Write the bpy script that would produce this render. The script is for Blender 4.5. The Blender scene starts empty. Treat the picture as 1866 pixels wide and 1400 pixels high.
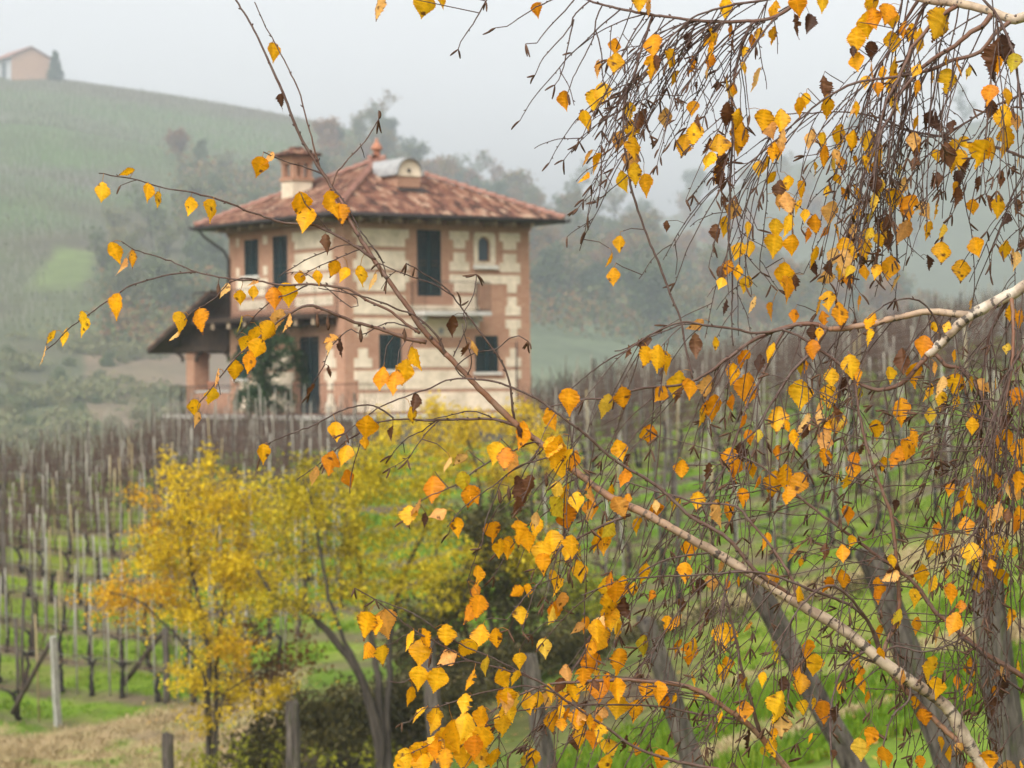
import bpy, math, random
import numpy as np
from mathutils import Vector, Matrix, noise as mnoise

random.seed(7)
RNG = np.random.default_rng(7)
SC = bpy.context.scene
COL = SC.collection
R = math.radians

# ------------------------------------------------------------------ camera frame
FPX, CX, CY = 4590.0, 933.0, 700.0
ROLL = R(0.6)
CR = Vector((math.cos(ROLL), 0, -math.sin(ROLL)))
CU = Vector((math.sin(ROLL), 0, math.cos(ROLL)))
CF = Vector((0, 1, 0))


def P(px, py, d):
    """point of the place seen at photo pixel (px, py), d metres away"""
    return CR * ((px - CX) / FPX * d) + CU * ((CY - py) / FPX * d) + CF * d


# ------------------------------------------------------------------ helpers
def link(o, parent=None):
    COL.objects.link(o)
    if parent is not None:
        o.parent = parent
    return o


def tag(o, label=None, cat=None, group=None, kind=None):
    if label: o['label'] = label
    if cat: o['category'] = cat
    if group: o['group'] = group
    if kind: o['kind'] = kind
    return o


def empty(name, loc=(0, 0, 0), rz=0.0):
    o = bpy.data.objects.new(name, None)
    o.empty_display_size = 0.2
    o.location = loc
    o.rotation_euler = (0, 0, rz)
    return link(o)


class MB:
    def __init__(self):
        self.v, self.f, self.m, self.c = [], [], [], []

    def add(self, verts, faces, mi=0, col=None):
        b = len(self.v)
        self.v.extend([tuple(p) for p in verts])
        for f in faces:
            self.f.append([i + b for i in f])
            self.m.append(mi)
        if col is not None:
            if isinstance(col, list):
                self.c.extend(col)
            else:
                self.c.extend([col] * len(verts))
        return self

    def box(self, x0, x1, y0, y1, z0, z1, mi=0):
        v = [(x0, y0, z0), (x1, y0, z0), (x1, y1, z0), (x0, y1, z0),
             (x0, y0, z1), (x1, y0, z1), (x1, y1, z1), (x0, y1, z1)]
        f = [(0, 3, 2, 1), (4, 5, 6, 7), (0, 1, 5, 4), (1, 2, 6, 5), (2, 3, 7, 6), (3, 0, 4, 7)]
        return self.add(v, f, mi)

    def prism(self, poly, z0, z1, mi=0):
        n = len(poly)
        v = [(x, y, z0) for x, y in poly] + [(x, y, z1) for x, y in poly]
        f = [tuple(range(n - 1, -1, -1)), tuple(range(n, 2 * n))]
        f += [(i, (i + 1) % n, n + (i + 1) % n, n + i) for i in range(n)]
        return self.add(v, f, mi)

    def tube(self, pts, rad, sides=5, mi=0, col=None, cap=True):
        pts = [Vector(p) for p in pts]
        n = len(pts)
        if not isinstance(rad, (list, tuple)):
            rad = [rad] * n
        t0 = (pts[1] - pts[0]).normalized()
        a = Vector((0, 0, 1)) if abs(t0.z) < 0.9 else Vector((1, 0, 0))
        nx = t0.cross(a).normalized()
        V, C = [], []
        for i in range(n):
            t = (pts[min(i + 1, n - 1)] - pts[max(i - 1, 0)])
            if t.length < 1e-9: t = t0
            t.normalize()
            nx = (nx - t * nx.dot(t))
            if nx.length < 1e-6: nx = t.orthogonal()
            nx.normalize()
            ny = t.cross(nx)
            for k in range(sides):
                an = 2 * math.pi * k / sides
                V.append(pts[i] + (nx * math.cos(an) + ny * math.sin(an)) * rad[i])
                if col is not None:
                    C.append(col[i] if isinstance(col, list) else col)
        F = []
        for i in range(n - 1):
            for k in range(sides):
                k2 = (k + 1) % sides
                F.append((i * sides + k, i * sides + k2, (i + 1) * sides + k2, (i + 1) * sides + k))
        if cap:
            F.append(tuple(range(sides - 1, -1, -1)))
            F.append(tuple((n - 1) * sides + k for k in range(sides)))
        return self.add(V, F, mi, C if col is not None else None)

    def mesh(self, name, mats, smooth=False):
        me = bpy.data.meshes.new(name)
        me.from_pydata(self.v, [], self.f)
        if not isinstance(mats, (list, tuple)): mats = [mats]
        for m in mats: me.materials.append(m)
        if len(mats) > 1:
            me.polygons.foreach_set('material_index', self.m)
        if smooth:
            me.polygons.foreach_set('use_smooth', [True] * len(self.f))
        if self.c and len(self.c) == len(self.v):
            at = me.color_attributes.new('tint', 'FLOAT_COLOR', 'POINT')
            at.data.foreach_set('color', np.array([(c[0], c[1], c[2], 1.0) for c in self.c], dtype=np.float32).ravel())
        me.update()
        return me

    def build(self, name, mats, parent=None, smooth=False):
        o = bpy.data.objects.new(name, self.mesh(name, mats, smooth))
        return link(o, parent)


def np_mesh(name, verts, faces, mats, cols=None, smooth=False, midx=None):
    me = bpy.data.meshes.new(name)
    verts = np.asarray(verts, dtype=np.float32); faces = np.asarray(faces, dtype=np.int32)
    nf, k = faces.shape
    me.vertices.add(len(verts)); me.vertices.foreach_set('co', verts.ravel())
    me.loops.add(nf * k); me.loops.foreach_set('vertex_index', faces.ravel())
    me.polygons.add(nf); me.polygons.foreach_set('loop_start', np.arange(0, nf * k, k, dtype=np.int32))
    if not isinstance(mats, (list, tuple)): mats = [mats]
    for m in mats: me.materials.append(m)
    if midx is not None: me.polygons.foreach_set('material_index', np.asarray(midx, dtype=np.int32))
    me.update(calc_edges=True)
    if smooth: me.polygons.foreach_set('use_smooth', np.ones(nf, dtype=bool))
    if cols is not None:
        at = me.color_attributes.new('tint', 'FLOAT_COLOR', 'POINT')
        c = np.ones((len(verts), 4), dtype=np.float32); c[:, :3] = cols
        at.data.foreach_set('color', c.ravel())
    me.validate()
    return me


# ------------------------------------------------------------------ materials
class NT:
    def __init__(self, name):
        self.mat = bpy.data.materials.new(name)
        self.mat.use_nodes = True
        self.t = self.mat.node_tree
        self.t.nodes.clear()
        self.out = self.t.nodes.new('ShaderNodeOutputMaterial')

    def n(self, typ, **kw):
        nd = self.t.nodes.new(typ)
        for k, v in kw.items():
            if k.startswith('i_'):
                key = k[2:].replace('_', ' ')
                nd.inputs[key].default_value = v
            else:
                setattr(nd, k, v)
        return nd

    def l(self, a, b):
        self.t.links.new(a, b)

    def ramp(self, fac, stops):
        r = self.n('ShaderNodeValToRGB')
        e = r.color_ramp.elements
        while len(e) < len(stops): e.new(0.5)
        for i, (p, c) in enumerate(stops):
            e[i].position = p
            e[i].color = (c[0], c[1], c[2], 1) if isinstance(c, (tuple, list)) else (c, c, c, 1)
        self.l(fac, r.inputs[0])
        return r.outputs[0]

    def noise(self, scale, detail=4.0, rough=0.55, vec=None, dims=None):
        nd = self.n('ShaderNodeTexNoise')
        nd.inputs['Scale'].default_value = scale
        nd.inputs['Detail'].default_value = detail
        nd.inputs['Roughness'].default_value = rough
        if vec is not None: self.l(vec, nd.inputs['Vector'])
        return nd.outputs['Fac']

    def coord(self, kind='Object', scale=None):
        c = self.n('ShaderNodeTexCoord').outputs[kind]
        if scale is not None:
            m = self.n('ShaderNodeMapping')
            m.inputs['Scale'].default_value = scale
            self.l(c, m.inputs['Vector'])
            c = m.outputs[0]
        return c

    def mix(self, fac, a, b, mode='MIX'):
        m = self.n('ShaderNodeMix', data_type='RGBA', blend_type=mode)
        for val, idx in ((fac, 0), (a, 6), (b, 7)):
            if isinstance(val, (int, float)):
                m.inputs[idx].default_value = val
            elif isinstance(val, (tuple, list)):
                m.inputs[idx].default_value = (val[0], val[1], val[2], 1)
            else:
                self.l(val, m.inputs[idx])
        return m.outputs[2]

    def math(self, op, a, b=None, c=None):
        m = self.n('ShaderNodeMath', operation=op)
        for i, val in enumerate((a, b, c)):
            if val is None: continue
            if isinstance(val, (int, float)): m.inputs[i].default_value = val
            else: self.l(val, m.inputs[i])
        return m.outputs[0]

    def principled(self, color, rough=0.8, bump=None, bstr=0.3, bdist=0.02, spec=0.3):
        p = self.n('ShaderNodeBsdfPrincipled')
        if isinstance(color, (tuple, list)): p.inputs['Base Color'].default_value = (*color[:3], 1)
        else: self.l(color, p.inputs['Base Color'])
        p.inputs['Roughness'].default_value = rough
        p.inputs['Specular IOR Level'].default_value = spec
        if bump is not None:
            b = self.n('ShaderNodeBump')
            b.inputs['Strength'].default_value = bstr
            b.inputs['Distance'].default_value = bdist
            self.l(bump, b.inputs['Height'])
            self.l(b.outputs[0], p.inputs['Normal'])
        return p.outputs[0]

    def done(self, sh):
        self.l(sh, self.out.inputs['Surface'])
        return self.mat


def mat_mottle(name, a, b, scale, rough=0.85, stretch=None, bstr=0.4, bdist=0.02, spots=None, spec=0.25):
    t = NT(name)
    vec = t.coord('Object', stretch)
    n1 = t.noise(scale, 6, 0.6, vec)
    n2 = t.noise(scale * 4.3, 3, 0.6, vec)
    f = t.math('ADD', t.math('MULTIPLY', n1, 0.7), t.math('MULTIPLY', n2, 0.3))
    c = t.ramp(f, [(0.36, a), (0.62, b)])
    if spots is not None:
        n3 = t.noise(scale * 2.2, 2, 0.5, vec)
        c = t.mix(t.ramp(n3, [(0.58, 0.0), (0.66, 1.0)]), c, spots)
    return t.done(t.principled(c, rough, f, bstr, bdist, spec))


def mat_foliage(name, stops, trans=0.35, rough=0.6, rnd='island', size=1.3):
    """leaf material: colour per leaf, some light through it"""
    t = NT(name)
    g = t.n('ShaderNodeNewGeometry')
    f = g.outputs['Random Per Island']
    n = t.noise(size, 3, 0.6, t.coord('Object'))
    f = t.math('ADD', t.math('MULTIPLY', f, 0.55), t.math('MULTIPLY', t.math('SUBTRACT', t.math('MULTIPLY', n, 1.9), 0.45), 0.45))
    if rnd == 'object':
        oi = t.n('ShaderNodeObjectInfo')
        f = t.math('ADD', t.math('MULTIPLY', f, 0.45), t.math('MULTIPLY', oi.outputs['Random'], 0.55))
    c = t.ramp(f, stops)
    p = t.principled(c, rough, spec=0.2)
    tr = t.n('ShaderNodeBsdfTranslucent')
    t.l(c, tr.inputs[0])
    mx = t.n('ShaderNodeMixShader')
    mx.inputs[0].default_value = trans
    t.l(p, mx.inputs[1]); t.l(tr.outputs[0], mx.inputs[2])
    return t.done(mx.outputs[0])


def mat_brick():
    t = NT('brick')
    s = t.n('ShaderNodeSeparateXYZ'); t.l(t.coord('Object'), s.inputs[0])
    cb = t.n('ShaderNodeCombineXYZ')
    t.l(t.math('ADD', s.outputs[0], s.outputs[1]), cb.inputs[0]); t.l(s.outputs[2], cb.inputs[1])
    b = t.n('ShaderNodeTexBrick')
    t.l(cb.outputs[0], b.inputs['Vector'])
    b.inputs['Color1'].default_value = (0.32, 0.145, 0.080, 1)
    b.inputs['Color2'].default_value = (0.42, 0.215, 0.125, 1)
    b.inputs['Mortar'].default_value = (0.46, 0.32, 0.22, 1)
    b.inputs['Scale'].default_value = 1.0
    b.inputs['Brick Width'].default_value = 0.25
    b.inputs['Row Height'].default_value = 0.07
    b.inputs['Mortar Size'].default_value = 0.010
    b.inputs['Bias'].default_value = -0.1
    n = t.noise(1.2, 5, 0.6, t.coord('Object'))
    c = t.mix(t.ramp(n, [(0.30, 0.0), (0.7, 0.6)]), b.outputs['Color'], (0.27, 0.12, 0.075))
    n4 = t.noise(5.0, 4, 0.7, t.coord('Object', (1, 1, 3)))
    c = t.mix(t.ramp(n4, [(0.5, 0.0), (0.72, 0.5)]), c, (0.50, 0.33, 0.22))
    return t.done(t.principled(c, 0.9, b.outputs['Fac'], -0.5, 0.01))


def mat_attr(name, rough=0.85, nscale=3.0, amount=0.35, bstr=0.4, bdist=0.05, spec=0.2):
    """surface with its own colour stored on the mesh, broken up by noise"""
    t = NT(name)
    a = t.n('ShaderNodeAttribute', attribute_name='tint')
    n1 = t.noise(nscale, 6, 0.65, t.coord('Object'))
    n2 = t.noise(nscale * 6, 4, 0.6, t.coord('Object'))
    f = t.math('ADD', t.math('MULTIPLY', n1, 0.6), t.math('MULTIPLY', n2, 0.4))
    k = t.ramp(f, [(0.3, 1 - amount), (0.7, 1 + amount)])
    c = t.mix(1.0, a.outputs['Color'], k, 'MULTIPLY')
    return t.done(t.principled(c, rough, f, bstr, bdist, spec))


M = {}
M['brick'] = mat_brick()
M['plaster'] = mat_mottle('plaster', (0.45, 0.37, 0.26), (0.75, 0.62, 0.46), 1.6, 0.9, bstr=0.2)
M['stone'] = mat_mottle('stone', (0.07, 0.06, 0.05), (0.20, 0.175, 0.145), 2.2, 0.95, bstr=0.8, bdist=0.06)
M['coping'] = mat_mottle('coping', (0.34, 0.32, 0.28), (0.50, 0.47, 0.42), 2.0, 0.9)
M['sill'] = mat_mottle('pale_stone', (0.50, 0.46, 0.40), (0.64, 0.60, 0.52), 3.0, 0.85)
M['shutter'] = mat_mottle('green_paint', (0.006, 0.017, 0.019), (0.012, 0.031, 0.033), 5, 0.55, (1, 1, 0.2), 0.15)
M['iron'] = mat_mottle('dark_iron', (0.020, 0.017, 0.016), (0.04, 0.03, 0.028), 8, 0.6)
M['wood_dark'] = mat_mottle('dark_timber', (0.022, 0.014, 0.010), (0.055, 0.035, 0.024), 3, 0.8, (1, 1, 1))
M['wood_frame'] = mat_mottle('stained_timber', (0.20, 0.09, 0.035), (0.32, 0.16, 0.07), 5, 0.6)
M['rafter'] = mat_mottle('pale_timber', (0.24, 0.17, 0.11), (0.36, 0.27, 0.18), 4, 0.8)
M['metal'] = mat_mottle('weathered_zinc', (0.22, 0.22, 0.22), (0.36, 0.35, 0.33), 3, 0.5)


def mat_glass():
    t = NT('window_glass')
    return t.done(t.principled((0.05, 0.07, 0.08), 0.08, spec=0.6))


M['glass'] = mat_glass()


def mat_tile():
    t = NT('roof_tile')
    g = t.n('ShaderNodeNewGeometry')
    n = t.noise(2.0, 5, 0.65, t.coord('Object'))
    n2 = t.noise(14, 3, 0.6, t.coord('Object'))
    f = t.math('ADD', t.math('MULTIPLY', g.outputs['Random Per Island'], 0.62), t.math('MULTIPLY', n, 0.38))
    c = t.ramp(f, [(0.15, (0.030, 0.018, 0.015)), (0.32, (0.105, 0.045, 0.030)), (0.52, (0.175, 0.074, 0.046)), (0.70, (0.26, 0.135, 0.085)), (0.86, (0.42, 0.29, 0.195))])
    c = t.mix(t.ramp(n2, [(0.56, 0.0), (0.7, 0.55)]), c, (0.13, 0.10, 0.08))
    return t.done(t.principled(c, 0.9, n2, 0.3, 0.01))


M['tile'] = mat_tile()
M['ridge_tile'] = mat_mottle('ridge_tile', (0.19, 0.09, 0.065), (0.32, 0.17, 0.125), 3, 0.9)
M['terracotta'] = mat_mottle('terracotta', (0.30, 0.12, 0.07), (0.42, 0.19, 0.11), 5, 0.85)
M['hut_wall'] = mat_mottle('hut_brick', (0.34, 0.20, 0.125), (0.46, 0.28, 0.18), 1.0, 0.9)
M['hut_grey'] = mat_mottle('hut_plaster', (0.30, 0.30, 0.30), (0.42, 0.42, 0.41), 1.0, 0.9)
M['post_wood'] = mat_mottle('weathered_post', (0.018, 0.014, 0.011), (0.125, 0.104, 0.083), 15, 0.95, (1, 1, 0.16), 1.0, 0.04, spots=(0.055, 0.055, 0.028))
M['stake'] = mat_mottle('grey_stake', (0.16, 0.148, 0.115), (0.34, 0.315, 0.255), 4, 0.9, (1, 1, 0.3))
M['bamboo'] = mat_mottle('bamboo_stake', (0.22, 0.17, 0.08), (0.34, 0.27, 0.14), 4, 0.8, (1, 1, 0.3))
M['concrete'] = mat_mottle('concrete_post', (0.20, 0.20, 0.165), (0.34, 0.33, 0.28), 6, 0.9)
M['vine_bark'] = mat_mottle('vine_bark', (0.007, 0.006, 0.005), (0.028, 0.022, 0.018), 14, 0.95, (1, 1, 0.3), 0.9)
M['cane'] = mat_mottle('vine_cane', (0.048, 0.028, 0.020), (0.115, 0.070, 0.050), 5, 0.8)
M['wire'] = mat_mottle('trellis_wire', (0.16, 0.155, 0.14), (0.24, 0.23, 0.21), 5, 0.5)
M['brace'] = mat_mottle('brace_wood', (0.030, 0.023, 0.015), (0.075, 0.058, 0.040), 5, 0.9, (1, 1, 0.3))
M['shrub_bark'] = mat_mottle('shrub_bark', (0.022, 0.018, 0.013), (0.065, 0.053, 0.040), 7, 0.95, (1, 1, 0.3))
M['tree_bark'] = mat_mottle('tree_bark', (0.04, 0.034, 0.03), (0.10, 0.085, 0.07), 3, 0.95)
M['ground'] = mat_attr('ground_cover', 0.95, 2.2, 0.45, 0.6, 0.08)
M['hill'] = mat_attr('hill_cover', 0.95, 0.14, 0.40, 0.5, 0.3)
# ------------------------------------------------------------------ land
PROF = {
    -0.42: [(0, -1.75), (7, -2.8), (16, -4.3), (26, -5.8), (34, -6.7), (43, -7.0), (50, -6.9), (60, -5.9), (73, -4.5), (82, -3.6), (89, -3.2), (97, -4.2), (110, -7.5), (135, -12)],
    -0.1815: [(0, -1.75), (7, -2.7), (16, -4.2), (26, -5.8), (34, -6.7), (43, -7.0), (50, -6.8), (60, -5.8), (73, -4.3), (80, -3.4), (88, -3.0), (97, -4.0), (110, -7.5), (135, -12)],
    -0.121: [(0, -1.75), (7, -2.6), (16, -4.0), (26, -5.6), (34, -6.5), (43, -6.8), (50, -6.6), (60, -5.5), (70, -4.1), (79, -2.7), (84, -2.3), (98, -2.4), (110, -6.0), (135, -12)],
    -0.07: [(0, -1.75), (7, -2.5), (16, -3.8), (26, -5.3), (37, -6.2), (50, -6.0), (60, -4.9), (70, -3.4), (79, -2.2), (84, -1.9), (102, -2.0), (115, -5.0), (135, -9.5)],
    0.0: [(0, -1.75), (7, -2.4), (16, -3.6), (26, -4.9), (37, -5.6), (50, -5.2), (66, -3.5), (78, -2.2), (84, -1.9), (100, -1.9), (115, -4.6), (135, -9.0)],
    0.0233: [(0, -1.75), (7, -2.3), (16, -3.4), (26, -4.6), (37, -5.2), (50, -4.8), (66, -3.0), (82, -1.8), (92, -1.2), (101, -1.2), (115, -3.8), (135, -9.0)],
    0.1017: [(0, -1.75), (7, -2.2), (16, -3.0), (26, -3.9), (37, -4.3), (50, -4.2), (66, -2.2), (80, -0.8), (92, 0.0), (103, 0.3), (116, -1.2), (140, -8.0)],
    0.2033: [(0, -1.75), (7, -2.1), (16, -2.6), (26, -3.2), (37, -3.4), (50, -2.9), (66, -1.0), (80, 0.5), (92, 1.5), (105, 2.0), (120, 1.2), (145, -6.0)],
    0.42: [(0, -1.75), (7, -1.9), (16, -2.1), (26, -2.3), (37, -2.3), (50, -1.7), (66, 0.4), (80, 2.0), (92, 3.1), (105, 3.7), (120, 3.2), (150, -3.0)],
}
PK = sorted(PROF)
DG = np.arange(0, 151, 1.0)
PT = []
for k in PK:
    d, z = zip(*PROF[k])
    zz = np.interp(DG, d, z)
    for _ in range(5):
        zz = np.convolve(np.pad(zz, 2, mode='edge'), np.ones(5) / 5, mode='valid')
    PT.append(zz)
PT = np.array(PT)


def ground_z(x, y):
    x = np.asarray(x, float); y = np.asarray(y, float)
    u = np.clip(x / np.maximum(y, 3.0), PK[0], PK[-1])
    i = np.clip(np.searchsorted(PK, u) - 1, 0, len(PK) - 2)
    pk = np.array(PK)
    t = (u - pk[i]) / (pk[i + 1] - pk[i])
    t = t * t * (3 - 2 * t) * 0.5 + t * 0.5
    d = np.clip(y, 0, 149.0)
    j = d.astype(int); w = d - j
    a = PT[i, j] * (1 - w) + PT[i, j + 1] * w
    b = PT[i + 1, j] * (1 - w) + PT[i + 1, j + 1] * w
    return a * (1 - t) + b * t


def gz(x, y):
    return float(ground_z(x, y))


def hit_ground(px, py, d0=12.0, d1=125.0):
    """first point of the ground met by the sight line through a photo pixel"""
    d = d0
    while d < d1:
        p = P(px, py, d)
        if p.z <= gz(p.x, p.y): return p
        d += 0.15
    return P(px, py, d1)


# vineyard layout
E0 = P(103, 1325, 50.0)
LDIR = Vector((0.80, -0.60, 0)); LNOR = Vector((0.60, 0.80, 0))
RDIR = Vector((0.975, 0.222, 0)); RNOR = Vector((-0.222, 0.975, 0))
LSP, RSP = 2.35, 2.5
R0 = Vector((4.5, 50.5, 0))


def vnoise(x, y, s, seed=0):
    return mnoise.noise(Vector((x * s + seed * 13.7, y * s - seed * 7.1, seed * 3.3)))


GREEN, GREEN2 = np.array((0.085, 0.160, 0.006)), np.array((0.145, 0.185, 0.014))
SOIL, DRY = np.array((0.095, 0.066, 0.044)), np.array((0.27, 0.195, 0.10))


def cover(x, y):
    """base colour of the ground: mown grass between the rows, bare soil under them, dry grass on the headland"""
    u = x / max(y, 3)
    n1 = vnoise(x, y, 0.35, 1); n2 = vnoise(x, y, 0.11, 2); n3 = vnoise(x, y, 1.3, 3)
    c = GREEN * (1 + 0.30 * n1 + .22 * n3) + (GREEN2 - GREEN) * max(0, n2 + 0.3)
    wz = max(0, min(.6, 1.5 * (vnoise(x, y, 0.55, 61) + .5 * n3) - .25)); c = c * (1 - wz) + np.array((0.15, 0.125, 0.045)) * wz
    left = u < -0.05
    # headland of dry grass
    if left:
        s = (Vector((x, y, 0)) - E0).dot(LNOR); rowpos = s / LSP
        edge = s + 0.6 + 0.8 * n2
        head = -edge if edge < 0 else 0
        dry = min(1, max(0, -(edge) / 0.9)) if edge < 0 else 0
        if y < 44: dry = dry * max(0.15, 1 - (44 - y) / 14)
        e = (x + 9.04) * .6 - (y - 50) * .8 + .5 * n2 + .35 * n1
        if y < 58 and e > 0: dry = max(dry, min(1, e / .7) * max(0, min(1, (-.078 - u) / .018)))
    else:
        s = (Vector((x, y, 0)) - R0).dot(RNOR); rowpos = s / RSP
        dry = 0.0
        if s < -0.8:
            dry = max(0, 1 - abs(s + 2.6 + n2) / 2.4) * 0.9
            dry = max(dry, min(.85, max(0, 1.6 * (vnoise(x, y, .22, 41) + .4 * n1) - .05)))
    if s > -0.7 and y < 112:
        w = abs(rowpos - round(rowpos))
        k = max(0.0, min(1.0, (0.22 + 0.12 * n1 + 0.10 * n3 - w) / 0.12)) * (0.78 + 0.45 * n1 + 0.35 * vnoise(x, y, 0.8, 14))
        k = max(0.0, min(.95, k * (1.15 if y > 56 else 0.95)))
        soil = SOIL * (1 + 0.4 * vnoise(x, y, 0.5, 15)) + (DRY - SOIL) * max(0, .35 * vnoise(x, y, 0.9, 16))
        c = c * (1 - k) + soil * k
    if left and dry > .05: dry = dry * max(.12, min(1, .80 + 1.3 * vnoise(x, y, .30, 71) + .8 * n3))
    dd = min(1, max(0, dry + 0.35 * n3 * (dry > 0.05)))
    c = c * (1 - dd) + DRY * (1 + 0.25 * n3) * dd
    # under the shrubs: leaf litter
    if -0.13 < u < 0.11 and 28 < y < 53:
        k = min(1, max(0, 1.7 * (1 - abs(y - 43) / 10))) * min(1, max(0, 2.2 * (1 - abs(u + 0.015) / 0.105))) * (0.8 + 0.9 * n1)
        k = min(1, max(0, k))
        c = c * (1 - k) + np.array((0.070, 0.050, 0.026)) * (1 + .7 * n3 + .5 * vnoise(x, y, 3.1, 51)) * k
    return np.clip(c, 0.005, 0.6)


def build_ground():
    us = np.concatenate([np.linspace(-0.60, -0.27, 14)[:-1], np.linspace(-0.27, 0.27, 250), np.linspace(0.27, 0.60, 14)[1:]])
    ds = np.concatenate([np.linspace(-12, 10, 24)[:-1], np.linspace(10, 34, 60)[:-1], np.linspace(34, 104, 250)[:-1], np.linspace(104, 146, 24), [180, 230, 310]])
    V, C = [], []
    for d in ds:
        for u in us:
            x = u * max(d, 14.0) if d > 10 else u * (14 + (10 - d) * 1.5)
            z = gz(x, d) if d > 0 else -1.75 + 0.0 * d
            z += 0.06 * vnoise(x, d, 0.6, 5) + 0.03 * vnoise(x, d, 2.2, 6)
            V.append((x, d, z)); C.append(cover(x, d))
    n, m = len(ds), len(us)
    idx = np.arange(n * m).reshape(n, m)
    F = np.stack([idx[:-1, :-1], idx[:-1, 1:], idx[1:, 1:], idx[1:, :-1]], -1).reshape(-1, 4)
    o = link(bpy.data.objects.new('ground', np_mesh('ground', V, F, M['ground'], np.array(C), True)))
    tag(o, 'green and brown slope falling to a dry grass headland below the vineyard', 'ground', kind='structure')


build_ground()

# far hillsides: ridge line given by pixel height and distance
HA = [(-900, 105), (-300, 120), (0, 136), (100, 139), (300, 172), (500, 206), (640, 236), (760, 290), (900, 345), (1030, 385), (1150, 415), (1300, 450), (1500, 500), (1800, 570), (2300, 690)]
HB = [(600, 560), (1000, 470), (1250, 385), (1400, 315), (1600, 265), (1866, 205), (2300, 110), (2900, 30)]


def hill_pt(ridge, dr, d0, z0, px, t, far=False):
    d = d0 + (dr - d0) * t
    pyr = float(np.interp(px, [a for a, _ in ridge], [b for _, b in ridge]))
    zr = P(px, pyr, dr).z
    x = (px - CX) / FPX * d
    z = (z0 + t * 400 if t < 0 else z0 + (zr - z0) * (t ** 1.06)) if t <= 1 else zr - (t - 1) * 100
    w = min(1, max(0, t * 3)) * (1 - 0.75 * max(0, min(1, (t - 0.7) / 0.3)))
    z += w * (8.5 * vnoise(x, d, 0.0054, 21) + 4.0 * vnoise(x, d, 0.015, 22))
    return Vector((x, d, z))


FS = 3.3     # the far slopes stand this much further off than the first survey
def hillA(px, t): return hill_pt(HA, 370.0 * FS, 124.0 * FS, -4.0 * FS, px, t)
def hillB(px, t): return hill_pt(HB, 540.0 * FS, 250.0 * FS, -6.0 * FS, px, t)


def py_of(p):
    return CY - (p.dot(CU)) / p.y * FPX


def hill_colour(px, py, p, t):
    row = 0.5 + 0.5 * math.sin(t * 52 / .295 * 2 * math.pi + 1.5 * vnoise(p.x, p.y, .006, 35))
    n1 = vnoise(p.x, p.y, 0.009, 31); n2 = vnoise(p.x, p.y, 0.028, 32); n3 = vnoise(p.x, p.y, 0.07, 33)
    green = np.array((0.058, 0.105, 0.024)); brown = np.array((0.070, 0.052, 0.036)); scrub = np.array((0.075, 0.095, 0.040))
    if py < 300:
        k = -0.12 + 0.55 * n1 + 0.45 * n2 + 0.75 * row + (0.40 if py < 190 + px * 0.06 else 0)
        c = green * (1 - max(0, min(1, k))) + brown * max(0, min(1, k))
    elif py < 480 and px < 330:
        k = 0.10 + 0.7 * n2 + 0.85 * row
        c = green * (1 - max(0, min(1, k))) + brown * max(0, min(1, k))
    elif py > 610 and 150 < px < 420:
        k = 0.7 + 0.4 * n2
        c = scrub * (1 - min(1, k)) + np.array((0.17, 0.105, 0.075)) * min(1, max(0, k))
    else:
        k = max(0, min(1, 0.5 + 0.8 * n2))
        c = scrub * (1 - k) + brown * k
    q = max(abs(px - 128 - (485 - py) * .75) / 52, abs(py - 485) / 44) + .35 * n3 + .25 * n2
    k = max(0, min(1, (1.0 - q) / .22))
    c = c * (1 - k) + np.array((0.100, 0.130, 0.040)) * (1 + .15 * n2) * k
    if px > 880 and py > 590:
        c = np.array((0.085, 0.105, 0.055)) * (1 + 0.5 * n2 + .25 * (row - .5))
    return np.clip(c * (1 + 0.18 * n3), 0.01, 0.6)


def build_hill(name, fn, px0, px1, npx, nt, label, wood=False):
    V, C = [], []
    pxs = np.linspace(px0, px1, npx)
    ts = np.concatenate([[-0.10, -0.05], np.linspace(0, 1, nt), [1.02, 1.1, 1.3]])
    for t in ts:
        for px in pxs:
            p = fn(px, t); V.append(p)
            C.append(hill_colour(px, py_of(p), p, t) if not wood else np.array((0.06, 0.07, 0.035)))
    n, m = len(ts), npx
    idx = np.arange(n * m).reshape(n, m)
    F = np.stack([idx[:-1, :-1], idx[:-1, 1:], idx[1:, 1:], idx[1:, :-1]], -1).reshape(-1, 4)
    o = link(bpy.data.objects.new(name, np_mesh(name, V, F, M['hill'], np.array(C), True)))
    tag(o, label, 'hill', kind='structure')


build_hill('hill', hillA, -900, 2300, 230, 520, 'misty hillside of vineyards and woods rising behind the house')
build_hill('hill', hillB, 600, 2900, 120, 50, 'hill fading into the mist behind the birch twigs', True)

# ------------------------------------------------------------------ vineyard plants
def vine_trunk_mb(seed):
    rn = random.Random(seed); mb = MB()
    h = rn.uniform(0.5, 0.68)
    pts, x, y = [], 0, 0
    for i in range(8):
        t = i / 7
        pts.append((x, y, h * t))
        x += rn.uniform(-0.045, 0.045); y += rn.uniform(-0.04, 0.04)
    mb.tube(pts, [0.055 - 0.018 * i / 7 + rn.uniform(-.006, .008) for i in range(8)], 6)
    top = pts[-1]
    mb.tube([top, (top[0] - 0.10, top[1], top[2] + 0.07), (top[0] - 0.34, top[1] + 0.02, top[2] + 0.12)], [0.04, 0.028, 0.018], 5)
    if rn.random() < 0.6:
        mb.tube([top, (top[0] + 0.09, top[1], top[2] + 0.10), (top[0] + 0.26, top[1], top[2] + 0.10)], [0.035, 0.025, 0.016], 5)
    return mb, top


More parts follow.
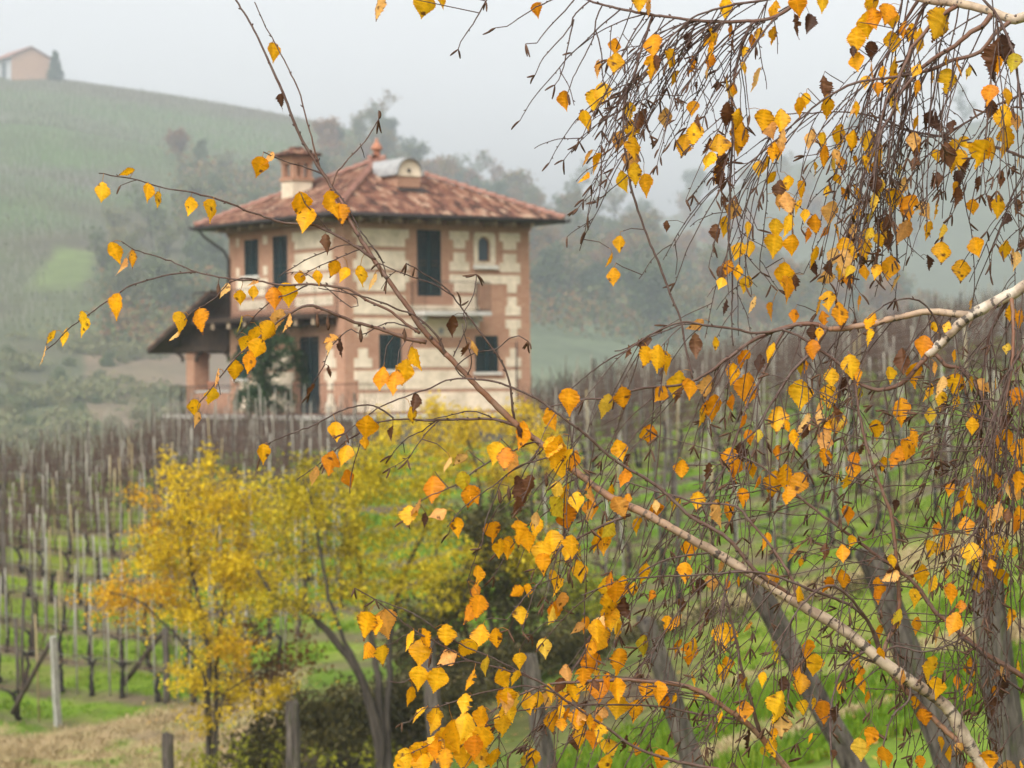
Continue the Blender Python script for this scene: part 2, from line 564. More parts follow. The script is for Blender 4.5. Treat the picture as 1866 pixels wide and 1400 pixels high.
def vine_cane_mb(seed, top, full=True):
    rn = random.Random(seed + 99); mb = MB()
    for i in range(rn.randint(26, 34) if full else rn.randint(3, 6)):
        x = top[0] + rn.uniform(-0.6, 0.6); z = top[2] + 0.10
        pts = [(x, top[1] + rn.uniform(-.03, .03), z)]
        L = rn.uniform(0.55, 1.25); a = rn.uniform(-0.35, 0.35); b = rn.uniform(-0.25, 0.25)
        for s in range(4):
            q = pts[-1]
            pts.append((q[0] + a * L / 4, q[1] + b * L / 4, q[2] + L / 4))
            a += rn.uniform(-.35, .35); b += rn.uniform(-.25, .25)
        mb.tube(pts, [0.011, 0.010, 0.009, 0.008, 0.005], 3, cap=False)
        if rn.random() < 0.6:
            q = pts[2]; mb.tube([q, (q[0] + rn.uniform(-.25, .25), q[1] + rn.uniform(-.2, .2), q[2] + rn.uniform(.0, .25))], [0.005, 0.003], 3, cap=False)
    z = top[2] + 0.12
    mb.tube([(top[0] - 0.62, top[1], z), (top[0] - 0.2, top[1] + 0.02, z + 0.05), (top[0] + 0.2, top[1], z + 0.03), (top[0] + 0.6, top[1], z)], 0.011, 4)
    return mb


VINES = []
PRUNED = []
for i in range(7):
    t, top = vine_trunk_mb(i); tm = t.mesh('vine_trunk', M['vine_bark'], True)
    VINES.append((tm, vine_cane_mb(i, top).mesh('vine_canes', M['cane'])))
    PRUNED.append((tm, vine_cane_mb(i + 40, top, False).mesh('vine_canes', M['cane'])))
STAKES = []
for i in range(5):
    mb = MB(); rn = random.Random(50 + i)
    h = rn.uniform(1.9, 2.35); dx, dy = rn.uniform(-.10, .10), rn.uniform(-.08, .08)
    r = rn.uniform(0.016, 0.024)
    mb.tube([(0, 0, -0.15), (dx * .5 + rn.uniform(-.01, .01), dy * .5, h * .5), (dx, dy, h)], [r, r * .92, r * .8], 5)
    STAKES.append(mb.mesh('vine_stake', M['bamboo'] if i == 4 else M['stake'], True))
POSTS = []
for i in range(3):
    mb = MB(); rn = random.Random(80 + i)
    h = rn.uniform(2.0, 2.3); r = rn.uniform(0.032, 0.044)
    mb.tube([(0, 0, -0.2), (rn.uniform(-.02, .02), 0, h * .5), (rn.uniform(-.05, .05), rn.uniform(-.04, .04), h)], [r * 1.05, r, r * .9], 7)
    POSTS.append(mb.mesh('vineyard_post', [M['post_wood']], True))

vine_spots, stake_spots, post_spots, wires = [], [], [], []


def off_terrace(x, y):
    a = R(36.0); dx, dy = x + 5.63, y - 85.0
    lx, ly = dx * math.cos(a) + dy * math.sin(a), -dx * math.sin(a) + dy * math.cos(a)
    return lx < -2.3 or ly < -2.6 or lx > 9.4 or ly > 12.2


def add_row(base, dr, t0, t1, step, side, k, ok):
    t = t0 + random.uniform(0, step); n = 0; run = []
    while t < t1:
        p = base + dr * t
        x, y = p.x + random.uniform(-.06, .06), p.y + random.uniform(-.06, .06)
        u = x / y
        if ok(x, y, u):
            z = gz(x, y)
            vine_spots.append((y, x, z, math.atan2(dr.y, dr.x) + random.uniform(-.15, .15), side))
            run.append((x, y, z))
            for q in range(2 if side == 'left' and random.random() < .45 else 1):
                sx, sy = x + dr.x * (0.5 * q) * step + random.uniform(-.1, .1), y + dr.y * 0.5 * q * step
                (post_spots if (n % 9 == 2 and q == 0) else stake_spots).append((sy, sx, gz(sx, sy), random.uniform(0, 6.28), side))
            n += 1
        t += step * random.uniform(.9, 1.1)
    if len(run) > 3: wires.append((side, run))


for k in range(0, 25):
    base = E0 + LNOR * (LSP * k)
    tend = -0.35 if k == 0 else 14
    add_row(base, LDIR, -26, tend, 0.95, 'left', k, lambda x, y, u: -0.225 < u < -0.062 - max(0, 56 - y) * 0.008 and y < 92 and off_terrace(x, y) and y < 88 + max(0, (u + .16) * 150))
for k in range(0, 21):
    base = R0 + RNOR * (RSP * k)
    add_row(base, RDIR, -6, 26, 1.2, 'right', k, lambda x, y, u: (0.006 < u < 0.225) and y < 104 and off_terrace(x, y))


def place(spots, meshes, cap, kind):
    spots = sorted(spots)
    near, rest = spots[:cap], spots[cap:]
    for i, (y, x, z, rz, side) in enumerate(near):
        j = random.randrange(len(meshes))
        if kind == 'vine':
            o = empty('grape_vine', (x, y, z), rz)
            link(bpy.data.objects.new('vine_trunk', meshes[j][0]), o)
            link(bpy.data.objects.new('canes', (PRUNED if (y < 67 if side == 'left' else y < 70 and random.random() < .75) else meshes)[j][1]), o)
            o.scale = (1, 1, random.uniform(.92, 1.12))
            tag(o, {'left': 'bare grape vine with dark twisted trunk in the rows below the porch',
                    'right': 'bare grape vine with dark twisted trunk in the rows behind the birch'}[side], 'grape vine',
                {'left': 'grape vines below the porch', 'right': 'grape vines behind the birch'}[side])
        elif kind == 'stake':
            o = link(bpy.data.objects.new('vine_stake', meshes[j]))
            o.location = (x, y, z); o.rotation_euler = (0, 0, rz); o.scale = (1, 1, random.uniform(.82, 1.1))
            tag(o, {'left': 'thin pale stake standing in the vine rows below the porch',
                    'right': 'thin pale stake standing in the vine rows behind the birch'}[side], 'stake',
                {'left': 'vine stakes below the porch', 'right': 'vine stakes behind the birch'}[side])
        else:
            o = link(bpy.data.objects.new('vineyard_post', meshes[j]))
            o.location = (x, y, z); o.rotation_euler = (0, 0, rz)
            tag(o, {'left': 'round wooden post thicker than the stakes in rows below the porch',
                    'right': 'round wooden post thicker than the stakes in rows behind the birch'}[side], 'post',
                {'left': 'row posts below the porch', 'right': 'row posts behind the birch'}[side])
    return rest


rest_v = place(vine_spots, VINES, 285, 'vine')
rest_s = place(stake_spots, STAKES, 290, 'stake')
place(post_spots, POSTS, 200, 'post')


def merge_rest(name, rest, pick, mats, label, cat):
    V, F, MI, nv = [], [], [], 0
    for (y, x, z, rz, side) in rest:
        for mi, me in enumerate(pick()):
            co = np.empty(len(me.vertices) * 3, np.float32); me.vertices.foreach_get('co', co); co = co.reshape(-1, 3)
            c, s = math.cos(rz), math.sin(rz)
            V.append(np.stack([co[:, 0] * c - co[:, 1] * s + x, co[:, 0] * s + co[:, 1] * c + y, co[:, 2] + z], 1))
            for p in me.polygons:
                F.append([i + nv for i in p.vertices]); MI.append(mi)
            nv += len(co)
    if not V: return
    me = bpy.data.meshes.new(name)
    me.from_pydata(np.concatenate(V).tolist(), [], F)
    for m in mats: me.materials.append(m)
    me.polygons.foreach_set('material_index', MI)
    tag(link(bpy.data.objects.new(name, me)), label, cat, kind='stuff')


merge_rest('vine_rows', rest_v, lambda: VINES[random.randrange(7)], [M['vine_bark'], M['cane']], 'brown mass of bare vines in the highest rows by the crest', 'grape vines')
merge_rest('stake_rows', rest_s, lambda: [STAKES[random.randrange(5)]], [M['stake']], 'pale stakes bristling in the highest rows by the crest', 'stakes')

for i, (side, run) in enumerate(wires):
    mb = MB()
    for h in (0.80, 1.55):
        mb.tube([(x, y, z + h + random.uniform(-.03, .03)) for x, y, z in run], 0.0045, 3, cap=False)
    tag(mb.build('trellis_wire', M['wire']), {'left': 'thin wires strung along a vine row below the porch', 'right': 'thin wires strung along a vine row behind the birch'}[side],
        'wire', {'left': 'trellis wires below the porch', 'right': 'trellis wires behind the birch'}[side])

# row ends at lower left: pale concrete post, wooden post, slanting braces
def pole(name, a, b, r0, r1, mat, label, cat, sides=8, group=None):
    mb = MB()
    n = 6
    pts = [a.lerp(b, i / n) + Vector((random.uniform(-1, 1), random.uniform(-1, 1), 0)) * 0.008 * (0 < i < n) for i in range(n + 1)]
    mb.tube(pts, [r0 + (r1 - r0) * i / n for i in range(n + 1)], sides)
    return tag(mb.build(name, mat, smooth=sides > 4), label, cat, group)


pole('vineyard_post', P(106, 1332, 50), P(97, 1160, 49.7), 0.085, 0.075, M['concrete'], 'pale concrete end post at the corner of the vineyard', 'post', 4)
pole('brace_pole', P(93, 1168, 49.9), P(22, 1300, 50.6), 0.045, 0.05, M['brace'], 'dark slanting brace leaning on the pale concrete post', 'brace')
pole('vineyard_post', P(305, 1292, 51.5), P(301, 1145, 51.4), 0.075, 0.065, M['post_wood'], 'brown wooden end post beside the yellow shrub', 'post')
pole('brace_pole', P(299, 1150, 51.6), P(222, 1250, 52.6), 0.05, 0.055, M['brace'], 'dark slanting brace leaning towards the brown wooden post', 'brace')

# near row of old leaning posts seen through the birch
NEAR = [(305, 1337, 34, 2), (532, 1280, 29, 4), (778, 1165, 24.5, 30), (962, 1195, 21, 55), (1178, 1128, 18.5, 100), (1376, 1062, 16, 175), (1585, 1000, 14, 120), (1790, 1010, 12.5, 40)]
NL = ['lowest of the grey posts, a stump at the bottom by the dry grass', 'grey split post cut off below the middle of the yellow shrubs',
      'slim grey post at the right foot of the yellow shrubs', 'dark grey post standing before the undergrowth under the birch twigs',
      'grey weathered post leaning over bright grass left of the white bough', 'thick grey post leaning furthest, under the middle of the white bough',
      'broad grey post rising behind the red birch shoot', 'nearest grey post, behind the hanging twigs above the bough end']
for i, (px, py, d, lean) in enumerate(NEAR):
    top = P(px, py, d)
    dirpx = Vector((lean / 330.0, 0, -1)).normalized()
    mb = MB(); rn = random.Random(300 + i)
    L = 0.2
    while (top + dirpx * L).z > gz((top + dirpx * L).x, (top + dirpx * L).y) - 0.3 and L < 6: L += 0.05
    ns, sd = 14, 18
    for s in range(1):
        V, F = [], []
        for a in range(ns + 1):
            t = a / ns
            c = top + dirpx * (L * t) + Vector((rn.uniform(-1, 1), rn.uniform(-1, 1), 0)) * 0.006
            rr = 0.074 + 0.018 * t
            for b in range(sd):
                an = 2 * math.pi * b / sd
                flute = 1 + 0.10 * math.sin(an * 7 + i + 0.7 * math.sin(t * 5)) + 0.07 * math.sin(an * 3 + i * 2) + rn.uniform(-.035, .035)
                zt = rn.uniform(-.05, .03) if a == 0 else 0
                V.append(c + Vector((math.cos(an) * rr * flute, math.sin(an) * rr * flute, zt)))
        for a in range(ns):
            for b in range(sd):
                b2 = (b + 1) % sd
                F.append((a * sd + b, (a + 1) * sd + b, (a + 1) * sd + b2, a * sd + b2))
        F.append(tuple(range(sd)))
        mb.add(V, F)
    tag(mb.build('vineyard_post', M['post_wood']), NL[i], 'post')

# ------------------------------------------------------------------ grass
def blades(name, spots, h0, h1, w, mat, label, nb=5, spread=0.10, flop=0.5):
    V, F = [], []
    for (x, y, sc) in spots:
        for b in range(nb):
            a = random.uniform(0, 6.28); r = random.uniform(0, spread)
            bx, by = x + r * math.cos(a), y + r * math.sin(a)
            z = gz(bx, by) - 0.01
            h = random.uniform(h0, h1) * sc; l = random.uniform(.15, flop) * h
            a2 = random.uniform(0, 6.28); wx, wy = -math.sin(a2) * w / 2, math.cos(a2) * w / 2
            lx, ly = math.cos(a2) * l, math.sin(a2) * l
            i = len(V)
            V += [(bx - wx, by - wy, z), (bx + wx, by + wy, z), (bx + lx * .35 + wx * .8, by + ly * .35 + wy * .8, z + h * .6), (bx + lx * .35 - wx * .8, by + ly * .35 - wy * .8, z + h * .6),
                  (bx + lx + wx * .15, by + ly + wy * .15, z + h), (bx + lx - wx * .15, by + ly - wy * .15, z + h)]
            F += [(i, i + 1, i + 2, i + 3), (i + 3, i + 2, i + 4, i + 5)]
    o = link(bpy.data.objects.new(name, np_mesh(name, V, F, mat)))
    tag(o, label, 'grass', kind='stuff')


M['grass'] = mat_foliage('grass', [(0.1, (0.052, 0.115, 0.004)), (0.5, (0.098, 0.185, 0.005)), (0.8, (0.165, 0.225, 0.010)), (0.95, (0.24, 0.20, 0.05))], 0.3, 0.7, size=0.5)
M['dry_grass'] = mat_foliage('dry_grass', [(0.1, (0.20, 0.14, 0.06)), (0.5, (0.34, 0.26, 0.13)), (0.85, (0.46, 0.37, 0.21))], 0.25, 0.8, size=0.5)
gs, dsp = [], []
tries = 0
while len(gs) < 15000 and tries < 120000:
    tries += 1
    d = 24 + 74 * random.random() ** 1.25; u = random.uniform(-0.215, 0.215); x = u * d
    c = cover(x, d)
    if -0.075 < u < 0.012 and d > 80: continue
    if -0.11 < u < 0.08 and 36 < d < 51 and random.random() < .8: continue
    if c[1] > c[0] * 1.35:
        gs.append((x, d, 0.7 + 0.5 * vnoise(x, d, .5, 8) + (0.3 if d < 40 else 0)))
    elif c[0] > 0.2 and c[0] > c[1]:
        for q in range(3): dsp.append((x + random.uniform(-.4, .4), d + random.uniform(-.4, .4), 0.8))
    elif random.random() < 0.12:
        gs.append((x, d, 0.6))
blades('grass', gs, 0.06, 0.17, 0.022, M['grass'], 'fresh green grass growing between the vine rows', 6, 0.16)
blades('dry_grass', dsp, 0.06, 0.16, 0.022, M['dry_grass'], 'straw coloured mown grass on the headland', 5, 0.2, 1.6)
# ------------------------------------------------------------------ the house
HC = Vector((-5.63, 85.0, -1.0)); HA_ = R(36.0); W = 7.78
ex = Vector((math.cos(HA_), math.sin(HA_), 0)); ey = Vector((-math.sin(HA_), math.cos(HA_), 0))


def on_plane(px, py, p0, n):
    d = CR * ((px - CX) / FPX) + CU * ((CY - py) / FPX) + CF
    return d * (p0.dot(n) / d.dot(n))


def RFp(px, py):
    q = on_plane(px, py, HC, ey) - HC
    return q.dot(ex), q.z


def LFp(px, py):
    q = on_plane(px, py, HC, ex) - HC
    return q.dot(ey), q.z


house = empty('brick_house', HC, HA_)
tag(house, 'two storey house of brick and pale plaster bands under a hipped tile roof', 'house')
TOPZ = 6.72
oR = {}  # openings on the right face (x0, x1, z0, z1)


def rect(f, x0, x1, y0, y1):
    a, zt = f((x0 + x1) / 2, y0); b, zb = f((x0 + x1) / 2, y1)
    xa, _ = f(x0, (y0 + y1) / 2); xb, _ = f(x1, (y0 + y1) / 2)
    return [min(xa, xb), max(xa, xb), zb, zt]


RO = {'door': rect(RFp, 760, 804, 419, 540), 'arch': rect(RFp, 862, 902, 424, 484), 'w1': rect(RFp, 691, 732, 609, 674), 'w2': rect(RFp, 866, 908, 612, 678)}
LO = {'u1': rect(LFp, 445, 471, 437, 503), 'u2': rect(LFp, 497, 524, 430, 545), 'door': rect(LFp, 547, 582, 614, 744), 'g1': rect(LFp, 431, 452, 628, 690)}
LO['u2'][2] = max(LO['u2'][2], 3.62); LO['door'][2] = 0.06; RO['door'][2] = max(RO['door'][2], 3.55)
REC = 0.14


def subtract(a, b, cuts):
    """pieces of the interval a-b not covered by the cut intervals"""
    out, x = [], a
    for c0, c1 in sorted(cuts):
        if c0 > x: out.append((x, min(c0, b)))
        x = max(x, c1)
        if x >= b: break
    if x < b: out.append((x, b))
    return [(p, q) for p, q in out if q - p > 0.04]


wall = MB()


def face_pt(side, s, depth, z):
    return (s, depth, z) if side == 'R' else (depth, s, z)


def fquad(mb, side, s0, s1, z0, z1, dep=0.0, mi=0):
    p = [face_pt(side, s0, dep, z0), face_pt(side, s1, dep, z0), face_pt(side, s1, dep, z1), face_pt(side, s0, dep, z1)]
    mb.add(p, [(0, 1, 2, 3) if side == 'R' else (3, 2, 1, 0)], mi)


def wall_face(side, ops):
    zs = sorted({0.0, TOPZ} | {o[2] for o in ops} | {o[3] for o in ops})
    for z0, z1 in zip(zs, zs[1:]):
        cuts = [(o[0], o[1]) for o in ops if o[2] < z1 - 1e-4 and o[3] > z0 + 1e-4]
        for a, b in subtract(0, W, cuts): fquad(wall, side, a, b, z0, z1)
    for o in ops:
        a, b, z0, z1 = o
        f = lambda s, d, z: face_pt(side, s, d, z)
        wall.add([f(a, 0, z0), f(a, REC, z0), f(a, REC, z1), f(a, 0, z1)], [(0, 1, 2, 3)])
        wall.add([f(b, 0, z0), f(b, REC, z0), f(b, REC, z1), f(b, 0, z1)], [(3, 2, 1, 0)])
        wall.add([f(a, 0, z1), f(a, REC, z1), f(b, REC, z1), f(b, 0, z1)], [(0, 1, 2, 3)])
        wall.add([f(a, 0, z0), f(a, REC, z0), f(b, REC, z0), f(b, 0, z0)], [(3, 2, 1, 0)])
        fquad(wall, side, a, b, z0, z1, REC)


wall_face('R', list(RO.values()))
wall_face('L', list(LO.values()))
wall.add([(W, 0, 0), (W, W, 0), (W, W, TOPZ), (W, 0, TOPZ), (0, W, 0), (0, W, TOPZ)], [(0, 1, 2, 3), (1, 4, 5, 2)])
wall.build('wall', M['brick'], house)

# pale plaster courses, toothed against the brick piers and jambs
COURSES = [(0.10, 0.74), (0.86, 1.50), (1.61, 2.26), (2.66, 3.28), (3.42, 4.08), (4.22, 4.84), (4.95, 5.60), (5.74, 6.34)]
TH = 0.022


def slab(mb, side, s0, s1, z0, z1, th=TH, d0=0.0):
    if side == 'R': mb.box(s0, s1, -th, d0, z0, z1)
    else: mb.box(-th, d0, s0, s1, z0, z1)


def plaster(side, ops, ends, extra):
    mb = MB()
    for ci, (z0, z1) in enumerate(COURSES):
        zm = (z0 + z1) / 2
        for h, (a, b) in enumerate(((z0, zm), (zm, z1))):
            tooth = 0.17 if (h + ci) % 2 else 0.0
            cuts = [(-1, ends[0] + tooth), (W - ends[1] - tooth, W + 1)]
            for o in ops:
                if o[2] - 0.02 < b and o[3] + 0.16 > a:
                    cuts.append((o[0] - o[4] - tooth, o[1] + o[4] + tooth))
            for e0, e1, ez0, ez1 in extra:
                if ez0 < b and ez1 > a: cuts.append((e0 - tooth * .5, e1 + tooth * .5))
            for p, q in subtract(0, W, cuts): slab(mb, side, p, q, a, b)
    return mb.build('plaster_facing', M['plaster'], house)


plaster('R', [RO['door'] + [0.34], RO['arch'] + [0.18], RO['w1'] + [0.30], RO['w2'] + [0.32]], (0.36, 0.42), [(5.55, 6.7, 3.0, 4.5)])
plaster('L', [LO['u1'] + [0.35], LO['u2'] + [0.35], LO['door'] + [0.36], LO['g1'] + [0.3]], (0.55, 0.55), [(0, W, 2.9, 3.45)])

# frieze with dentils under the eaves, and plinth
fr = MB()
slab(fr, 'R', -0.04, W + 0.04, 6.42, 6.52, 0.05); slab(fr, 'L', 0.0, W + 0.04, 6.42, 6.52, 0.05)
s = 0.05
while s < W:
    slab(fr, 'R', s, s + 0.10, 6.525, 6.66, 0.09); slab(fr, 'L', s, s + 0.10, 6.525, 6.66, 0.09)
    s += 0.22
fr.build('brick_cornice', M['brick'], house)


def louvre(mb, side, s0, s1, z0, z1, d):
    """one shutter leaf: frame and slanting slats, standing d inside the wall face"""
    def bx(a, b, c, e, th0, th1):
        if side == 'R': mb.box(a, b, d - th1, d - th0, c, e)
        else: mb.box(d - th1, d - th0, a, b, c, e)
    f = 0.07
    bx(s0, s0 + f, z0, z1, 0, 0.05); bx(s1 - f, s1, z0, z1, 0, 0.05)
    bx(s0 + f, s1 - f, z0, z0 + f, 0, 0.05); bx(s0 + f, s1 - f, z1 - f, z1, 0, 0.05)
    zm = (z0 + z1) / 2; bx(s0 + f, s1 - f, zm - f / 2, zm + f / 2, 0, 0.05)
    z = z0 + f + 0.01
    while z < z1 - f - 0.03:
        if abs(z + 0.02 - zm) > f / 2 + 0.02: bx(s0 + f, s1 - f, z, z + 0.035, 0.005, 0.035)
        z += 0.052


def shutters(name, side, o, leaves=2):
    a, b, z0, z1 = o[:4]
    root = None
    n = leaves; w = (b - a) / n
    for i in range(n):
        mb = MB(); louvre(mb, side, a + w * i + 0.008, a + w * (i + 1) - 0.008, z0 + 0.01, z1 - 0.01, 0.055)
        mb.build('shutter', M['shutter'], house)


for k in ('door', 'w1', 'w2'): shutters('shutter', 'R', RO[k])
for k in ('u1', 'u2', 'g1', 'door'): shutters('shutter', 'L', LO[k])


def lintel_sill(side, o, sill=True):
    a, b, z0, z1 = o[:4]
    if sill:
        mb = MB(); slab(mb, side, a - 0.1, b + 0.1, z0 - 0.10, z0 - 0.002, 0.11)
        mb.build('window_sill', M['sill'], house)


lintel_sill('R', RO['w1']); lintel_sill('R', RO['w2']); lintel_sill('L', LO['u1']); lintel_sill('L', LO['g1'])

# small arched window with plaster surround
a, b, z0, z1 = RO['arch']
win = MB()
cx_ = (a + b) / 2; hw = 0.27; zb = z0 + 0.13; zs = z1 - 0.13 - hw
n = 12
arc = [(cx_ + hw * math.cos(math.pi * i / n), zs + hw * math.sin(math.pi * i / n)) for i in range(n + 1)]
inner = [(cx_ + hw, zb)] + arc + [(cx_ - hw, zb)]
outer = [(b, z0)] + [(b if i < n / 2 else a, 0) for i in range(n + 1)] + [(a, z0)]
outer = [(b, zb)]
for i in range(n + 1):
    ang = math.pi * i / n
    c, s_ = math.cos(ang), math.sin(ang)
    k = min(((b - cx_) / abs(c)) if abs(c) > 1e-3 else 9, ((z1 - zs) / s_) if s_ > 1e-3 else 9)
    outer.append((cx_ + c * k, zs + s_ * k))
outer.append((a, zb))
m = len(inner)
V = [(x, -0.03, z) for x, z in inner] + [(x, -0.03, z) for x, z in outer] + [(x, REC - 0.005, z) for x, z in inner]
F = []
for i in range(m - 1):
    F.append((i, i + 1, m + i + 1, m + i)); F.append((i, 2 * m + i, 2 * m + i + 1, i + 1))
win.add(V, F)
win.box(a, b, -0.03, REC - 0.005, z0 + 0.002, zb - 0.002)
surr = win.build('window_surround', M['plaster'], house)
fm = MB()
pts = [(x, 0.07, z) for x, z in [(cx_ + hw - .02, zb + .02)] + [(cx_ + (hw - .02) * math.cos(math.pi * i / n), zs + (hw - .02) * math.sin(math.pi * i / n)) for i in range(n + 1)] + [(cx_ - hw + .02, zb + .02), (cx_ + hw - .02, zb + .02)]]
fm.tube(pts, 0.032, 4)
fr_o = fm.build('arched_window', M['wood_frame'], house)
g = MB(); g.add([(x, 0.09, z) for x, z in inner], [tuple(range(m))[::-1]])
g.build('pane', M['glass'], fr_o)
sl = MB(); slab(sl, 'R', a - 0.02, b + 0.06, z0 - 0.13, z0 - 0.004, 0.14); sl.build('window_sill', M['sill'], house)
rv = MB()
rx, rz_ = RFp(803, 603)
rv.tube([(rx, -0.05, rz_), (rx, 0.0, rz_)], 0.11, 12); rv.build('air_vent', M['metal'], house)

# ------------------------------------------------ main roof
OV = 0.85; HS = W / 2 + OV; PITCH = R(24.5); EZ = 6.78
roof = MB(); roofc = Vector((W / 2, W / 2, 0))
apz = EZ + HS * math.tan(PITCH)
cor = [(-OV, -OV), (W + OV, -OV), (W + OV, W + OV), (-OV, W + OV)]
roof.add([(x, y, EZ) for x, y in cor] + [(W / 2, W / 2, apz)], [(0, 1, 4), (1, 2, 4), (2, 3, 4), (3, 0, 4)])
roof.add([(x, y, EZ - 0.10) for x, y in cor] + [(x, y, EZ) for x, y in cor], [(3, 2, 1, 0)] + [(i, (i + 1) % 4, 4 + (i + 1) % 4, 4 + i) for i in range(4)])
roof_o = roof.build('roof', M['wood_dark'], house)


def tile_field(mb, origin, along, up, nrm, width, length, tri=True, step=0.215, expo=0.37):
    """overlapping half-round tiles on a slope: along the eave, up the slope"""
    n = int(width / step)
    for i in range(n):
        s = -width / 2 + (i + .5) * width / n
        tmax = length * (1 - abs(s) / (width / 2)) if tri else length
        q = -0.06
        while q < tmax - 0.04:
            e = min(q + expo + 0.10, tmax + 0.05)
            jit = random.uniform(-.012, .012); lift = random.uniform(0.028, 0.045)
            V = []
            for (qq, rad, hh) in ((q, 0.105, lift), (e, 0.088, 0.006)):
                for k in range(6):
                    an = math.pi * k / 5
                    V.append(origin + along * (s + jit + math.cos(an) * rad) + up * qq + nrm * (hh + math.sin(an) * rad * 0.85))
            F = [(k + 1, k, 6 + k, 7 + k) for k in range(5)] + [(0, 1, 2, 3, 4, 5)]
            mb.add(V, F)
            q += expo


tiles = MB()
for k in range(4):
    ang = k * math.pi / 2
    out = Vector((math.sin(ang), -math.cos(ang), 0)); al = Vector((math.cos(ang), math.sin(ang), 0))
    up = (-out * math.cos(PITCH) + Vector((0, 0, math.sin(PITCH)))); nr = (out * math.sin(PITCH) + Vector((0, 0, math.cos(PITCH))))
    tile_field(tiles, roofc + out * HS + Vector((0, 0, EZ + 0.004)), al, up, nr, 2 * HS, HS / math.cos(PITCH))
tiles.build('roof_tiles', M['tile'], roof_o)
hips = MB()
for (x, y) in cor:
    a_ = Vector((x, y, EZ + 0.05)); b_ = Vector((W / 2, W / 2, apz + 0.09)); d = (b_ - a_); L = d.length; d.normalize()
    sd = d.cross(Vector((0, 0, 1))).normalized(); up = sd.cross(d)
    q = -0.05
    while q < L - 0.05:
        V = []
        for (qq, rad, h) in ((q, 0.15, 0.05), (q + 0.44, 0.125, 0.015)):
            for k in range(7):
                an = math.pi * k / 6
                V.append(a_ + d * qq + sd * (math.cos(an) * rad) + up * (h + math.sin(an) * rad))
        hips.add(V, [(k, k + 1, 8 + k, 7 + k) for k in range(6)] + [(6, 5, 4, 3, 2, 1, 0)])
        q += 0.37
hips.build('hip_tiles', M['ridge_tile'], roof_o)

gut = MB()
gc = [Vector((x + (0.07 if x > 0 else -0.07), y + (0.07 if y > 0 else -0.07), EZ - 0.03)) for x, y in cor]
for i in range(4):
    gut.tube([gc[i], gc[(i + 1) % 4]], 0.075, 8)
for i in range(4):
    c = gc[i]; o = Vector((c.x - W / 2, c.y - W / 2, 0)).normalized()
    gut.tube([c - o * 0.02, c + o * 0.12, c + o * 0.2 + Vector((0, 0, 0.07))], [0.07, 0.06, 0.05], 6)
gut_o = gut.build('gutter', M['iron'], roof_o, True)
raf = MB()
s = 0.15
while s < W:
    raf.box(s, s + 0.13, -OV + 0.12, -0.10, EZ - 0.23, EZ - 0.102)
    raf.box(-OV + 0.12, -0.10, s, s + 0.13, EZ - 0.23, EZ - 0.102)
    s += 0.80
raf.build('rafter_ends', M['rafter'], roof_o)
dp = MB()
g3 = gc[3]
dp.tube([g3 + Vector((0.1, -0.15, -.05)), Vector((-OV + .1, W + .45, EZ - .35)), Vector((-.25, W - .02, EZ - .85)), Vector((-.10, W - .12, EZ - 1.15)), Vector((-.10, W - .12, 3.6))], 0.05, 7)
dp.build('downpipe', M['iron'], house, True)
dp = MB()
xx, _ = RFp(939, 640)
dp.tube([(xx, -0.07, 0.0), (xx, -0.07, 2.5)], 0.022, 6); dp.build('downpipe', M['iron'], house, True)

# chimney with tiled cap
ch = MB(); c0 = Vector((1.42, 5.35, 0))
hw = 0.40
ch.box(c0.x - hw, c0.x + hw, c0.y - hw, c0.y + hw, 7.2, 8.33)
ch_o = ch.build('chimney', M['plaster'], roof_o)
cb = MB()
cb.box(c0.x - hw - .05, c0.x + hw + .05, c0.y - hw - .05, c0.y + hw + .05, 8.332, 8.46)
for sx in (-1, 1):
    for sy in (-1, 1):
        cb.box(c0.x + sx * (hw - .09) - .09, c0.x + sx * (hw - .09) + .09, c0.y + sy * (hw - .09) - .09, c0.y + sy * (hw - .09) + .09, 8.462, 8.96)
cb.box(c0.x - .07, c0.x + .07, c0.y - hw + .01, c0.y + hw - .01, 8.462, 8.95)
cb.box(c0.x - hw - .03, c0.x + hw + .03, c0.y - hw - .03, c0.y + hw + .03, 8.962, 9.10)
cb.box(c0.x - hw - .10, c0.x + hw + .10, c0.y - hw - .10, c0.y + hw + .10, 9.102, 9.20)
cb.build('brick_vents', M['brick'], ch_o)
cp = MB()
CH = 0.62
for k in range(4):
    ang = k * math.pi / 2
    out = Vector((math.sin(ang), -math.cos(ang), 0)); al = Vector((math.cos(ang), math.sin(ang), 0)); pt = R(22)
    up = (-out * math.cos(pt) + Vector((0, 0, math.sin(pt)))); nr = (out * math.sin(pt) + Vector((0, 0, math.cos(pt))))
    cp.add([c0 + out * CH + al * CH + Vector((0, 0, 9.21)), c0 + out * CH - al * CH + Vector((0, 0, 9.21)), c0 + Vector((0, 0, 9.21 + CH * math.tan(pt)))], [(0, 2, 1)])
    tile_field(cp, c0 + out * CH + Vector((0, 0, 9.22)), al, up, nr, 2 * CH, CH / math.cos(pt), step=0.2, expo=0.3)
cp.box(c0.x - .2, c0.x + .2, c0.y - .2, c0.y + .2, 9.42, 9.56)
cp.build('chimney_cap', M['tile'], ch_o)

